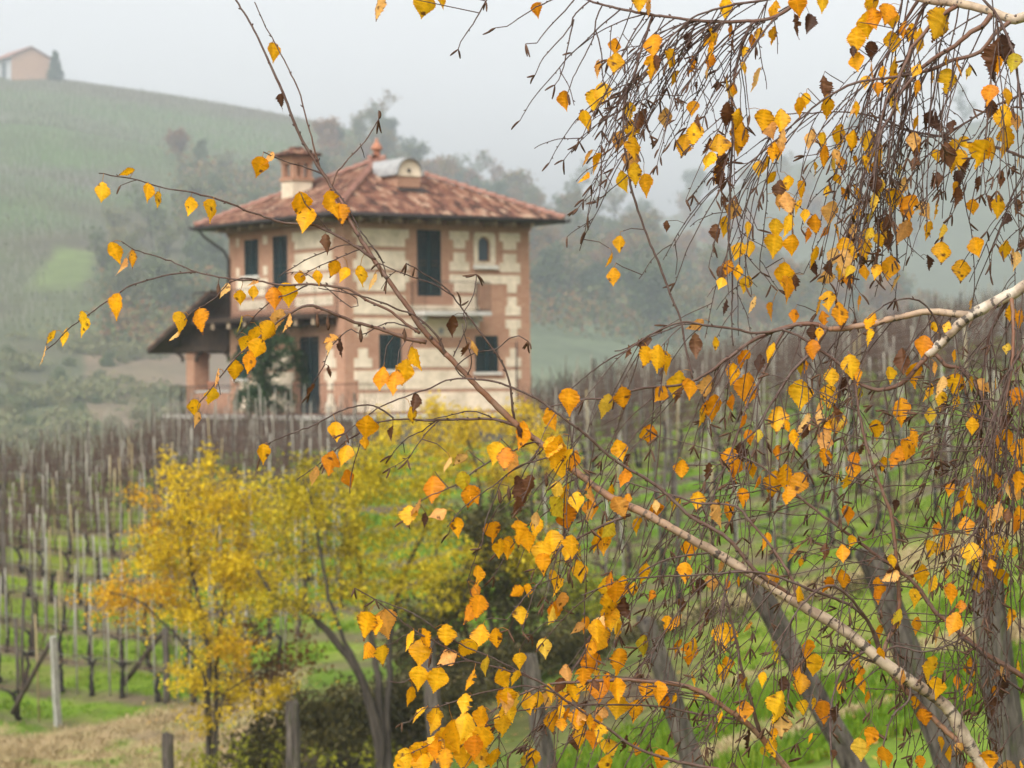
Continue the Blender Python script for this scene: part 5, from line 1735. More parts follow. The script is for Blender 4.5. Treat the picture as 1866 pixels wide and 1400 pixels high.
branch('X', '1945 300 1900 300 1866 288 1820 270 1770 262 1720 250 1660 238 1600 215 1550 205 1500 205 1430 208', 7, 2, None, 0, d0=5.5)

# ---- hanging twigs
ALLP = []


def drooper(host, i, ang, L, w=2.6, target=92, k=0.05, dd=0.12, sub=True):
    """twig leaving a branch and bending down under its own weight; angles in degrees, 90 = down, 180 = left"""
    b = BR[host]
    x, y = b['px'][i]; d = b['d'][i]
    pts = [(x, y)]; n = max(4, int(L / 11)); a = ang; ds = [d]; drift = rb.uniform(-dd, dd)
    for s in range(n):
        a += (target - a) * k + rb.gauss(0, 2.6)
        x += 11 * math.cos(R(a)); y += 11 * math.sin(R(a))
        pts.append((x, y)); ds.append(d + drift * (s + 1) / n)
    ws = [w + (1.5 - w) * (s / n) for s in range(n + 1)]
    age = rb.uniform(0, .16)
    b['twigs'].append((pts, ds, ws, age))
    if sub:
        for s in range(4, n - 1):
            if rb.random() < 0.085:
                spur(host, pts[s], ds[s], a + rb.choice((-1, 1)) * rb.uniform(25, 60), rb.uniform(18, 95))
        if rb.random() < .75: catkins(host, pts[-1], ds[-1], a)
    return pts, ds


def spur(host, p, d, a, L):
    n = max(2, int(L / 9)); pts = [p]; x, y = p
    ds = [d]; dr = rb.uniform(-.05, .05)
    for s in range(n):
        a += (95 - a) * .06 + rb.gauss(0, 6)
        x += L / n * math.cos(R(a)); y += L / n * math.sin(R(a)); pts.append((x, y)); ds.append(d + dr * (s + 1) / n)
    BR[host]['twigs'].append((pts, ds, [1.9 - .5 * s / n for s in range(n + 1)], rb.uniform(0, .12)))
    if rb.random() < .45: catkins(host, pts[-1], ds[-1], a)


def catkins(host, p, d, a, n=None):
    for q in range(n or rb.choice((1, 2, 2, 3))):
        aa = a + rb.uniform(-55, 55); L = rb.uniform(15, 27); bend = rb.uniform(-28, 28)
        pts = [p]; x, y = p
        for s in range(4):
            aa += bend / 4 + (90 - aa) * .05
            x += L / 4 * math.cos(R(aa)); y += L / 4 * math.sin(R(aa)); pts.append((x, y))
        dz = rb.uniform(-.03, .03)
        BR[host]['cat'].append((pts, [d + dz * s / 4 for s in range(5)], [1.6, 3.6, 4.0, 3.6, 2.0]))


def hang(host, n, f0, f1, a0, a1, L0, L1, w=2.6, target=92, k=.05):
    m = len(BR[host]['px'])
    for _ in range(n):
        i = min(m - 1, max(0, int((rb.uniform(f0, f1)) * (m - 1))))
        drooper(host, i, rb.uniform(a0, a1), rb.uniform(L0, L1), w, target, k)


# traced twigs of the upper left fringe
for s, h in (('1030 -18 1007 -2 967 19 924 48 903 51', 'D'), ('1052 -8 1045 2 1029 21 999 51 978 78 958 80', 'D'), ('1074 3 1050 24 1034 56 1010 83 991 105 975 137', 'D'),
             ('1046 35 1037 78 1029 107 1023 134 1011 155', 'D'), ('1097 9 1085 38 1082 70 1061 110 1045 142 1034 171', 'D'), ('1085 54 1096 99 1098 134 1109 182', 'D'),
             ('885 2 868 35 848 62 835 90', 'D'), ('905 -20 885 2', 'D')):
    v = [int(q) for q in s.split()]; pts = smooth_px(list(zip(v[::2], v[1::2])), 11, 1.4)
    d = nearest_on(h, *pts[0])[1] - .02
    BR[h]['twigs'].append((pts, [d] * len(pts), [2.8 - 1.2 * i / len(pts) for i in range(len(pts))], .1))
    catkins(h, pts[-1], d, 110, 2)

hang('D', 26, .52, .86, 110, 168, 120, 300, 2.8, 106, .05)
hang('D', 14, .30, .60, 100, 160, 130, 330, 2.8, 100, .05)
hang('D1', 22, .2, .95, 105, 165, 90, 250, 2.4, 104, .05)
hang('D2', 20, .05, .6, 70, 150, 70, 230, 2.4, 98, .05)
hang('D3', 14, .05, .5, 100, 150, 70, 230, 2.2, 98, .05)
hang('C', 16, .72, 1.0, 95, 160, 180, 420, 3.0, 97, .05)
hang('C1', 13, .15, 1.0, 85, 150, 150, 360, 2.6, 95, .06)
hang('C2', 20, .2, 1.0, 95, 160, 150, 380, 2.6, 98, .055)
hang('C3', 8, .2, 1.0, 80, 130, 160, 360, 2.4, 94, .06)
hang('C4', 10, .2, 1.0, 85, 150, 160, 380, 2.4, 98, .06)
hang('C5', 12, .3, 1.0, 80, 130, 160, 400, 2.6, 93, .07)
hang('C6', 10, .3, 1.0, 70, 120, 150, 380, 2.6, 93, .06)
hang('V', 14, .05, 1.0, 80, 160, 120, 330, 2.4, 94, .06)
hang('X', 22, .05, 1.0, 80, 160, 140, 380, 2.4, 95, .06)
hang('B', 14, .35, .95, 60, 150, 120, 330, 2.6, 92, .06)
hang('B1', 14, .1, 1.0, 60, 150, 100, 300, 2.4, 100, .06)
hang('B1_tip', 18, .0, .7, 85, 150, 90, 330, 2.4, 99, .05)
hang('B_low', 16, .1, 1.0, 70, 150, 90, 300, 2.4, 102, .05)
hang('B2', 6, .2, .7, 100, 150, 60, 160, 2.2, 110, .05)
hang('B3', 9, .2, 1.0, 70, 130, 120, 330, 2.4, 97, .05)
hang('B4', 12, .2, 1.0, 80, 130, 120, 330, 2.2, 98, .05)
hang('B5', 22, .2, 1.0, 50, 140, 150, 480, 2.6, 92, .06)
hang('B7', 12, .2, 1.0, 60, 130, 150, 420, 2.6, 92, .07)
hang('B8', 17, .2, 1.0, 60, 140, 150, 420, 2.4, 93, .07)
hang('S', 19, .1, 1.0, 60, 140, 150, 420, 2.6, 92, .06)
hang('U', 18, .1, 1.0, 60, 140, 150, 460, 2.6, 92, .06)
hang('E', 15, .05, .62, 85, 140, 90, 300, 2.2, 98, .05)
hang('J', 13, .1, .95, 70, 140, 90, 300, 2.2, 97, .05)
hang('I', 27, .25, 1.0, 60, 150, 110, 360, 2.4, 97, .05)
hang('A2', 20, .3, 1.0, 60, 160, 80, 260, 2.2, 100, .05)
hang('A', 10, .45, 1.0, 80, 150, 80, 240, 2.4, 100, .05)
hang('A_mid', 12, .0, .55, 95, 150, 90, 300, 2.4, 104, .05)
hang('H6', 14, .1, 1.0, 85, 150, 90, 300, 2.2, 106, .05)
hang('H7', 12, .3, 1.0, 85, 150, 100, 260, 2.2, 100, .05)
hang('H1', 20, .3, 1.0, 90, 155, 90, 260, 2.2, 110, .05)
hang('H8', 10, .2, 1.0, 80, 150, 90, 260, 2.2, 104, .05)
hang('O', 11, .1, 1.0, 90, 145, 80, 260, 2.2, 106, .05)
hang('Q', 11, .1, 1.0, 90, 145, 80, 260, 2.2, 106, .05)
hang('H3', 10, .25, .6, 95, 150, 70, 180, 2.2, 110, .05)
hang('H4', 8, .1, .6, 100, 150, 60, 150, 2.0, 112, .05)
hang('L', 8, .1, 1.0, 60, 140, 80, 240, 2.2, 98, .05)
hang('K', 8, .1, 1.0, 60, 140, 100, 260, 2.2, 95, .05)
hang('G7', 5, .2, .9, 100, 150, 40, 110, 2.0, 110, .05)
# cross twigs running outward, nearly level
hang('I', 16, .3, 1.0, 165, 205, 90, 240, 2.4, 150, .012)
hang('A2', 12, .2, .95, 160, 215, 80, 210, 2.2, 150, .012)
hang('A2', 8, .3, .95, -30, 20, 80, 190, 2.2, 40, .012)
hang('B5', 8, .4, 1.0, 160, 200, 90, 230, 2.2, 140, .012)
hang('S', 8, .1, .9, 160, 200, 90, 240, 2.2, 140, .012)
hang('A', 6, .5, .95, 170, 215, 80, 200, 2.4, 150, .012)
hang('H1', 6, .1, .6, 170, 200, 90, 230, 2.2, 150, .012)
# short spurs along the thin left hand branches, with a few catkins
for nme in ('F1', 'F1b', 'F2', 'F3', 'F4', 'F5', 'F7', 'F9', 'F12', 'F13', 'F14', 'G1', 'G2', 'G3', 'G3b', 'G4', 'G5', 'G6', 'G9', 'G3c', 'H3', 'H3b', 'H5', 'E'):
    b = BR[nme]; n = len(b['px'])
    if rb.random() < .8 and nme not in ('F1', 'F2', 'F5', 'F4', 'F3'): catkins(nme, b['px'][-1], b['d'][-1], 120, 2)
    for _ in range(max(1, n // 22)):
        i = rb.randint(int(n * .3), n - 2)
        if rb.random() < .5: spur(nme, b['px'][i], b['d'][i], rb.uniform(60, 190), rb.uniform(15, 48))
for x, y, nme in ((700, 205, 'F7'), (755, 492, 'F1'), (866, 500, 'F14'), (962, 622, 'F13'), (805, 585, 'F1'), (730, 480, 'F1')):
    i, d = nearest_on(nme, x, y); catkins(nme, BR[nme]['px'][i], d, rb.choice((60, 300, 110)), 2)

# cone-like fruit catkins hanging below some twigs
for x, y, nme in ((578, 585, 'F3'), (597, 590, 'F3'), (657, 612, 'F3'), (737, 612, 'F3'), (398, 530, 'F4'), (910, 905, 'G5'), (927, 900, 'G5'), (1036, 1052, 'G8'), (995, 875, 'G9'), (1795, 950, 'S'), (1783, 980, 'S')):
    i, d = nearest_on(nme, x, y); q = BR[nme]['px'][i]
    BR[nme]['cat'].append(([q, (x, y - 14), (x, y - 6), (x + 1, y + 4), (x + 1, y + 12)], [d] * 5, [1.2, 1.6, 7, 8, 3]))

# ---- leaves: x, y of the middle, length, tilt of the tip (degrees, + = to the left), class, visible width ratio
LEAVES = """688 17 48 10 p .5;775 12 50 15 y;803 3 34 0 y .6;497 97 38 0 y .75;513 188 32 0 b .5;472 306 40 15 y;486 292 36 30 p .5;186 350 36 5 y;230 316 32 80 y .45;268 354 36 5 y;289 367 34 12 y .4
346 377 36 0 y;385 387 44 14 y .5;546 376 50 0 y .8;558 404 48 10 y;606 374 52 -10 y .9;621 393 40 0 o;597 446 38 -15 b .8;210 463 44 -20 y .8;221 488 38 15 p .5;240 474 36 10 y .6
212 561 50 5 y .8;150 592 48 12 y .7;119 617 34 8 y .7;92 616 32 45 y .4;78 651 38 22 p .2;407 531 32 25 p .6;438 543 28 0 y 1;462 535 28 0 y 1;460 518 24 80 p .4
547 508 28 0 y;580 507 28 0 y;607 491 34 30 y;627 503 32 25 y;658 505 40 0 y .8;677 515 34 12 p .4;500 545 42 5 o .95;524 540 46 -5 y .95;329 590 42 18 y .7;317 612 32 45 p .35;364 587 46 0 o;436 594 36 15 l .2
505 584 42 25 p .6;523 590 36 15 p .4;464 612 36 20 y;487 606 42 20 y;446 628 34 30 y .7;468 638 42 20 y;454 661 42 5 o .8;428 677 40 5 y .9;383 722 32 8 y .8;355 745 34 0 y;357 766 30 12 p .5;392 690 36 25 p .22
601 620 30 60 p .6;598 634 28 20 p .6;621 636 36 0 b .5;597 678 24 10 b .5;567 713 28 15 b .5;694 690 44 15 o .8;720 700 46 12 o;736 680 50 15 y;757 655 46 -10 y .7;823 594 38 5 b .9;864 637 32 -20 p .5;852 640 30 10 b .3
755 736 38 0 b .9;751 757 32 -10 y .7;712 790 28 20 b .5;613 789 38 0 y;667 781 46 0 y 1;666 808 26 0 y .8;480 829 38 0 y;602 846 46 10 o .9;626 831 40 10 y;574 869 36 12 p .5;637 873 36 -12 o
838 839 32 50 p .7;814 847 30 20 p .35;903 828 44 12 y;921 838 44 8 o;934 846 46 12 p .6;950 795 54 8 o .7;945 790 30 0 b .6;1005 765 46 0 o;1036 735 52 0 o;1015 825 62 0 y .9;1003 818 46 12 y;1020 850 50 -8 y
847 880 42 0 l;855 908 46 5 o;863 905 40 -15 o;788 893 50 0 o .9;797 935 34 75 p;833 963 38 0 y;744 942 40 8 y;760 930 42 18 p .3;776 950 30 0 b .6;950 908 50 0 b .8;945 885 36 -10 b .7;966 888 44 5 b .8;938 925 40 10 b .6
899 972 40 0 o;945 975 50 10 y;962 988 40 0 y;975 965 42 15 y .7;1005 990 46 0 y;985 1010 46 0 y;1030 942 50 0 o;1043 997 42 5 y .8;925 1000 44 10 y;910 1000 36 5 y .8;990 1030 42 0 y;870 1050 38 10 y .7;866 1080 34 5 o .7
941 1080 30 60 o;962 1077 26 0 y;872 1108 46 0 o;855 1120 42 20 o .8;949 1124 38 0 y;668 1142 52 0 y;686 1142 40 0 y .7;704 1140 54 -8 p .9;667 1190 34 40 o;697 1196 38 0 y .8;749 1170 40 22 y .5;766 1192 52 10 y;775 1165 40 -20 y .6
812 1160 44 -5 y;873 1163 50 20 y;848 1186 46 40 y;813 1200 42 55 p;905 1165 40 0 y .8;763 1238 46 0 y .9;795 1240 50 0 y;745 1270 38 15 y .6;857 1240 42 20 y .4;947 1207 32 0 y;937 1237 30 20 y .6;847 1284 40 0 y;762 1305 42 50 y .3
790 1320 42 15 y .6;922 1283 42 5 p .8;940 1280 36 0 l .7;962 1282 44 0 y .8;1003 1275 46 15 p .8;1020 1252 34 10 b;876 1310 46 10 y .8;845 1325 52 10 y;880 1350 48 5 y;740 1387 46 0 y;765 1375 46 10 y;790 1368 52 15 y;812 1355 60 10 y;830 1343 60 -5 y
845 1385 50 0 y;866 1365 46 10 o;886 1345 50 0 y .7;878 1385 46 5 y;770 1398 46 0 y;810 1390 50 0 y;900 1385 40 10 y .7;855 1350 40 20 y;725 1398 30 0 y
980 20 30 0 o;1121 85 30 0 o .9;1121 117 40 0 y;1089 128 34 10 p .5;1190 85 42 0 o;1187 125 46 0 y .8;1196 118 34 -10 b .6;1224 110 40 8 y .6;1228 145 34 30 y .5;1029 185 38 0 o .8;1083 186 44 8 y;1098 172 40 -8 y;1069 222 40 0 y .8;1056 216 34 30 b .5
1148 205 34 0 y;1165 218 46 30 b .9;1150 240 42 5 y;1126 260 40 10 p .8;1213 217 40 0 p;1264 245 46 8 y;1246 268 46 15 y;1262 200 30 5 o;1087 300 42 25 y .4;1062 325 28 45 y .4;1069 290 36 40 p .2;1155 272 42 0 y .8;1152 292 46 10 p .9;1158 320 46 5 y;1136 332 42 0 y .8;1176 340 44 -5 y .7
1326 213 52 0 b .9;1289 270 38 10 b .6;1276 225 34 -5 b .5;1310 268 46 0 y;1290 295 38 20 y .7;1310 300 50 0 b .7;1312 328 50 0 b .8;1306 320 36 10 y .6;1345 218 40 0 y .8;1352 246 56 0 y .8;1345 265 42 10 y .8;1390 222 44 0 y;1404 237 38 -15 p .8;1422 222 46 5 y .9;1252 70 18 0 b;1165 5 44 5 y .8;1183 15 34 10 p .4;1322 17 46 0 y .7
1409 21 40 5 y .8;1452 13 44 -10 o;1472 45 38 10 b;1446 50 46 0 b .5;1500 5 40 0 y .8;1590 10 46 0 y;1580 47 50 5 y;1594 35 42 -10 o .8;1560 75 50 0 y .9;1617 28 40 10 o;1625 38 40 0 y .8;1587 95 38 0 b;1553 93 24 0 b;1627 78 42 0 y .8;1677 75 46 5 y .7;1714 48 62 15 y .8;1560 113 36 -5 y .8
1500 163 48 8 b .7;1507 197 46 0 y .7;1458 197 38 0 y;1468 185 30 0 y .8;1420 265 60 20 p .35;1380 148 46 20 p .25;1478 255 40 15 p .7;1500 260 36 0 y .7;1500 287 44 10 o .6;1530 252 50 10 y .7;1548 262 48 0 b .5;1526 287 30 -30 p .7;1586 270 60 -5 y .9;1597 280 50 0 y .7;1560 295 22 0 y .6
1672 272 46 10 b .7;1720 262 40 0 b .4;1725 285 50 -5 b .8;1708 225 44 0 b .8;1697 222 40 10 b .6;1726 152 52 0 y 1;1630 130 52 0 y .5;1628 158 46 10 y .5;1608 135 28 0 y .6;1577 152 26 0 y;1815 105 70 10 b .8;1832 92 60 -10 b .8;1810 140 50 0 b .7;1845 118 40 0 l .8;1802 175 40 5 o .8;1835 180 36 0 y .7;1803 202 40 0 b .9
1831 217 52 0 y;1853 225 34 0 p .5;1785 282 56 20 y .9;1832 260 60 5 y .8;1810 275 44 0 y .6;1740 270 32 0 y;1747 292 38 0 y .8;1754 302 32 0 b .7;1670 225 30 15 y .5;1845 315 26 0 b .6;1437 335 30 0 y .8;1420 348 40 20 b;1436 372 44 0 p .9;1460 352 42 5 y .5;1506 350 22 20 y .6;1640 345 46 12 p .4;1597 340 38 0 b;1592 370 36 0 l .5
1625 367 46 0 y .8;1660 382 50 10 o .7;1638 312 22 0 l .6;1745 330 38 0 b .7;1785 340 36 0 b .6;1745 362 40 0 b .5;1418 370 30 0 p .5;1514 390 46 10 p .8;1467 395 26 10 y;1413 418 38 0 y .8;1436 412 46 10 y .5;1487 410 38 0 o .7;1527 430 42 -15 y .3;1706 385 36 10 y .4;1773 378 30 0 o;1820 378 46 0 y;1800 375 36 0 b .6;1693 422 36 10 y .7;1715 424 30 12 l .4
1612 420 32 0 y .5;1643 425 52 20 p .5;1553 440 42 0 b;1620 442 42 0 b .9;1410 450 46 5 y .9;1445 448 40 0 y;1480 470 42 20 y .5;1485 490 28 0 b .9;1517 470 36 10 p;1535 478 50 5 p .6;1547 465 50 0 y .6;1575 455 38 0 y .6;1571 475 34 0 b .6;1716 463 42 0 y 1;1751 495 42 0 y 1;1780 452 38 -10 y;1620 490 46 5 y;1430 505 52 0 y .9;1435 530 50 0 o .6;1448 515 32 0 b .6;1513 490 32 0 b .8;1529 497 44 0 y .6
1505 508 34 70 p .8;1578 497 28 0 y .8;1631 520 38 25 p .3;1510 550 38 0 y .9;1530 575 48 5 o .9;1492 562 32 12 y .3;1565 555 32 5 o .4;1405 570 34 5 o .5;1447 578 28 0 o;1500 582 30 0 o .8;1480 608 34 0 b .9;1842 575 42 0 y .8;1860 585 40 0 o .6;1725 598 24 20 y;1682 632 40 8 o;1645 660 50 0 b 1;1550 670 46 0 y .8;1558 686 36 -5 o .7;1622 685 32 0 y .8;1667 685 46 8 y .8;1515 690 38 0 y
1512 725 48 0 y;1460 720 54 0 y;1742 703 42 5 y;1713 707 42 22 p .4;1690 717 36 30 y .4;1540 705 34 0 b .6;1129 446 32 5 y .8;1117 505 34 0 y;1110 475 30 25 y .3;1335 385 40 15 p .9;1320 372 32 0 b .6;1305 427 36 0 b .9;1322 415 40 10 y .7;1314 503 34 0 b;1313 518 24 20 y;1343 497 30 12 y .6;1360 520 34 5 y .9;1368 557 38 22 p .3;1216 413 22 0 b;1318 560 30 25 b .4
1265 592 36 65 p .7;1267 630 44 0 b 1;1168 624 40 75 b .7;1142 642 28 15 b .4;1176 652 40 10 y;1200 655 52 0 y .8;1212 662 46 -12 y .7;1352 657 38 0 o .6;1335 682 40 0 y .8;1385 665 38 0 b;1233 702 52 5 y .9;1258 712 36 0 o;1290 707 44 10 p .8;1362 712 62 8 o;1103 742 48 10 l;1135 727 42 0 o;1182 792 36 0 o .9;1300 745 50 0 o;1276 765 38 10 y .4;1417 768 52 0 y;1365 798 30 0 o;1348 828 44 0 b .8;1330 838 44 0 o .9
1243 856 36 0 o;1137 870 40 15 o .6;1143 913 26 0 o;1292 862 36 5 b .6;1271 915 36 0 y .9;1310 940 52 -12 p .5;1328 935 40 -8 o .7;1305 930 38 15 y .6;1256 1002 34 0 o;1250 1045 38 0 o;1015 897 36 15 l .8;1463 775 46 40 p .4;1466 788 30 15 b;1525 772 48 5 p 1;1505 805 46 10 p .6;1597 785 38 0 y .8;1418 827 30 0 o .8;1410 885 54 10 y;1430 872 50 0 y .8;1452 885 48 10 o;1435 905 38 0 o .8
1558 840 32 0 o .8;1555 862 36 0 o .8;1542 880 28 10 y .8;1640 752 52 0 o .6;1656 820 46 5 o .8;1668 800 38 -10 o .7;1630 835 46 20 o .5;1610 848 30 15 y .7;1780 755 36 0 y .8;1772 700 30 0 y .5;1742 930 38 35 y .5;1757 905 50 12 o .5;1768 905 42 -8 y .6;1544 940 36 0 o .7;1395 988 34 0 o .6;1820 810 36 0 o .4;1836 800 42 0 o .5;1858 828 54 0 o .8;1842 895 46 0 o .8;1820 908 44 5 o .4;1814 938 44 30 p .35;1856 880 40 0 o .7;1835 945 34 0 y .4;1856 940 36 0 y .6
1505 1005 30 0 b;1536 1010 34 0 o;1695 1002 32 0 y .8;1725 990 36 0 o;1766 1010 42 10 y .8;1788 1035 58 0 l .7;1790 1015 30 40 p;1808 1040 54 0 b .8;1830 1000 36 18 y .5;1449 1008 42 28 p .3;1409 1058 38 0 o .9;1505 1068 36 20 o .8;1535 1057 38 0 o .8;1521 1040 30 20 p .3;1620 1052 38 60 p .6;1600 1072 38 10 o .6;1598 1088 30 -10 o .5;1680 1050 42 0 y .9;1697 1066 36 25 y .5;1667 1092 36 5 y .8;1672 1142 34 0 o .7
1733 1085 40 5 o .6;1737 1138 46 20 o;1708 1162 40 15 p .4;1602 1155 30 0 o .7;1582 1180 22 0 y .6;1470 1185 38 10 o;1483 1213 42 0 y 1;1695 1222 52 10 y .7;1705 1255 42 0 y .7;1840 1130 40 5 y .35;1823 1255 50 15 b .7;1808 1290 42 0 b 1;1563 1205 30 -10 y .7;1566 1227 28 0 o .5;1572 1248 38 -10 y .7;1580 1272 24 0 o .6;1389 1240 30 10 y .6;1426 1252 38 5 b .7;1460 1250 44 0 y .9;1455 1228 34 10 o .5;1420 1290 60 15 y .8;1424 1325 46 0 p .9
1463 1292 32 0 y;1500 1302 48 -5 o;1527 1300 44 10 b .5;1531 1255 24 10 y;1667 1282 26 0 y .8;1683 1310 36 -10 o;1567 1367 44 0 l .9;1587 1345 38 10 o .8;1613 1382 42 0 o .7;1800 1388 40 0 o 1;1767 1402 26 0 o;1130 1072 46 15 y .9;1105 1107 50 20 y .8;1112 1130 44 0 y .9;1094 1160 44 8 y .9;1088 1135 34 40 p .7;1052 1147 32 55 p .7;1066 1140 32 10 o .6;1083 1178 38 15 y .6;1077 1215 50 5 o .9;1126 1212 58 8 o .8;1124 1155 36 18 y .4
1140 1110 44 0 b .8;1174 1178 40 5 l .7;1166 1175 36 10 b .5;1215 1140 34 12 y .6;1235 1180 30 20 o .6;1257 1195 46 5 o;1265 1180 34 0 y .6;1322 1163 54 0 y 1;1297 1067 32 0 p .9;1357 1297 38 0 o 1;1177 1260 38 5 o;1198 1265 46 0 o .6;1206 1280 44 -5 o .6;1155 1300 38 10 o .7;1095 1308 38 10 p;1083 1345 50 8 o .8;1050 1350 42 0 b .9;1025 1322 26 0 o;968 1383 36 0 o .8;1203 1388 44 0 o .8;1365 1355 52 0 b .3;1410 1365 42 -5 y .8;1411 1340 26 0 y .7
1075 1318 30 0 y .6;1020 1300 30 0 y .6;1350 1240 24 0 b .6;1140 1360 40 5 b .4;1253 705 30 0 o;1355 770 30 10 o .5;1490 745 34 20 p .3;1335 735 30 5 o .6;1600 300 34 0 o .5;1560 200 30 5 y .5;1270 160 22 10 b .5;1395 300 32 10 y .4;1560 390 30 0 y .5;1600 470 34 0 b .5;1690 480 30 5 b .4;1770 560 26 0 p .5;1850 380 34 0 b .6;1860 450 26 0 b .7;1843 470 34 10 p .4;1700 330 30 0 b .5;1485 310 30 0 y .4;1470 430 30 10 o .4;1380 880 30 10 o .4;1480 640 40 0 o .8"""

TINTS = {'y': [(0.86, 0.445, 0.008), (0.88, 0.48, 0.010), (0.86, 0.41, 0.007), (0.90, 0.52, 0.018)], 'o': [(0.80, 0.33, 0.008), (0.74, 0.275, 0.009), (0.82, 0.36, 0.010)],
         'p': [(0.84, 0.48, 0.14), (0.80, 0.42, 0.13), (0.86, 0.55, 0.19), (0.80, 0.40, 0.08)], 'b': [(0.12, 0.055, 0.028), (0.17, 0.078, 0.038), (0.085, 0.042, 0.026), (0.20, 0.10, 0.055)], 'l': [(0.72, 0.48, 0.03), (0.52, 0.40, 0.02), (0.82, 0.55, 0.06)]}
OUT = [(0, .02), (.03, .19), (.08, .30), (.15, .375), (.23, .415), (.31, .425), (.39, .40), (.47, .355), (.55, .30), (.63, .24), (.71, .18), (.79, .12), (.87, .07), (.94, .03), (1, .004)]
rl_ = random.Random(99)


def leaf_mesh(mb, base, tip, tint, ratio, kind):
    """serrated birch leaf from base to tip, folded along the midrib and curled"""
    ax = tip - base; L = ax.length; ax.normalize()
    side0 = ax.cross(CF).normalized(); nr0 = side0.cross(ax)
    phi = math.acos(max(.12, min(1, ratio))) * rl_.choice((-1, 1))
    side = side0 * math.cos(phi) + nr0 * math.sin(phi); nr = ax.cross(side) * -1
    brown = kind == 'b'
    fold = rl_.uniform(.04, .30) * (1 if rl_.random() < .75 else -1) * (2.2 if brown else 1)
    curl = rl_.uniform(-.22, .22) * (2.2 if brown else 1); roll = rl_.uniform(-.5, .5) * (2.0 if brown else .8)
    wob = [rl_.uniform(-.035, .035) * (2.4 if brown else 1) for _ in range(60)]
    wid = rl_.uniform(.80, 1.08) * (0.8 if brown else 1); shp = rl_.uniform(.82, 1.28); jag = rl_.uniform(.018, .042); asym = rl_.uniform(-.10, .10); bend = rl_.uniform(-.10, .10)
    hole = rl_.random() < .16; hr_, hc_ = rl_.uniform(.35, .9), rl_.choice((-1, 1))
    spots_ = [(rl_.uniform(.15, .95), rl_.uniform(-.3, .3), rl_.uniform(.03, .10)) for _ in range(rl_.choice((0, 0, 0, 1, 1, 2)))] if not brown else []
    cols = (-1, -.62, -.28, 0, .28, .62, 1)
    n = len(OUT) * 2 - 1
    V, C, F = [], [], []
    dead = rl_.random() < .28 and not brown
    for r in range(n):
        t = r / (n - 1); tp = t ** shp; i = min(len(OUT) - 2, int(tp * (len(OUT) - 1))); f = tp * (len(OUT) - 1) - i
        tt = t; w = (OUT[i][1] + (OUT[i + 1][1] - OUT[i][1]) * f) * wid
        for c in cols:
            ww = w; back = 0
            if abs(c) == 1 and 2 < r < n - 1:
                if r % 2: ww = w + jag * rl_.uniform(.6, 1.3); back = .018 * (1 - t)
                else: ww = w - .012
            if hole and c * hc_ > .5 and abs(t - hr_) < .10: ww *= rl_.uniform(.35, .6)
            q = c * ww * (1 + asym * (1 if c > 0 else -1)) + bend * (t - t * t) * 1.2
            s = tt + back + abs(c) * .045 * (1 - t) * (-1 if t < .12 else .3)
            z = fold * abs(q) + curl * (tt - .2) ** 2 + roll * q * (tt - .3) + wob[(r * 3 + int(c * 3)) % 60] * min(1, abs(q) * 4) + .012 * math.sin(tt * 34 - abs(q) * 26) * min(1, abs(q) * 8)
            V.append(base + ax * (s * L) + side * (q * L) + nr * (z * L))
            k = 1.0
            if abs(c) < .1: k = 1.10
            if .1 < abs(c) < 1: k *= 1 - .13 * max(0, math.sin((tt * 7.2 - abs(c) * 1.5) * 6.283 * .9))
            cc = [tint[j] * k for j in range(3)]
            for (s0, c0, sr) in spots_:
                if (tt - s0) ** 2 + (q - c0) ** 2 < sr * sr: cc = [.17, .075, .022]
            if abs(c) == 1: cc = [cc[0] * .92, cc[1] * .82, cc[2] * .8]
            if dead and (t > .86 or (abs(c) == 1 and rl_.random() < .35)): cc = [.15, .065, .025]
            C.append(tuple(cc))
    m = len(cols)
    for r in range(n - 1):
        for k in range(m - 1): F.append((r * m + k, r * m + k + 1, (r + 1) * m + k + 1, (r + 1) * m + k))
    mb.add(V, F, 0, C)


# everything a leaf can hang on
pts_l = []
names = list(BR)
for bi, nme in enumerate(names):
    if nme == 'trunk': continue
    b = BR[nme]
    for i in range(0, len(b['px']), 1): pts_l.append((b['px'][i][0], b['px'][i][1], b['d'][i], bi))
    for (pp, dd_, ww, ag) in b['twigs']:
        for q, d in zip(pp, dd_): pts_l.append((q[0], q[1], d, bi))
PL = np.array(pts_l)


def hang_leaf(x, y, L, tilt, kind, ratio, tint=None):
    a = R(tilt); dx, dy = -math.sin(a), math.cos(a)
    bx, by = x - dx * L * .5, y - dy * L * .5
    d2 = np.hypot(PL[:, 0] - bx, (PL[:, 1] - by) * (np.where(PL[:, 1] > by + 6, 1.8, 1.0)))
    i = int(np.argmin(d2)); hx, hy, hd, hb = PL[i]
    nme = names[int(hb)]; d = hd + rl_.uniform(-.035, .02)
    base, tip = P(bx, by, d), P(bx + dx * L, by + dy * L, d + rl_.uniform(-.02, .02) * L / 40)
    tint = tint or rl_.choice(TINTS[kind]); v = rl_.uniform(.9, 1.08); tint = tuple(min(.92, c * v) for c in tint)
    g = d2[i]
    hp = P(hx, hy, hd)
    if g > 34:      # a small twig reaching the leaf
        mx, my = hx + (bx - hx) * .6 + rl_.uniform(-4, 4), hy + (by - hy) * .5 - 8
        BR[nme]['twigs'].append(([(hx, hy), (mx, my), (bx + (mx - bx) * .25, by - 9)], [hd, (hd + d) / 2, d], [2.0, 1.8, 1.5], .08))
        hp = P(bx + (mx - bx) * .25, by - 9, d)
    BR[nme]['leaves'].append((base, tip, tint, ratio, kind, hp))


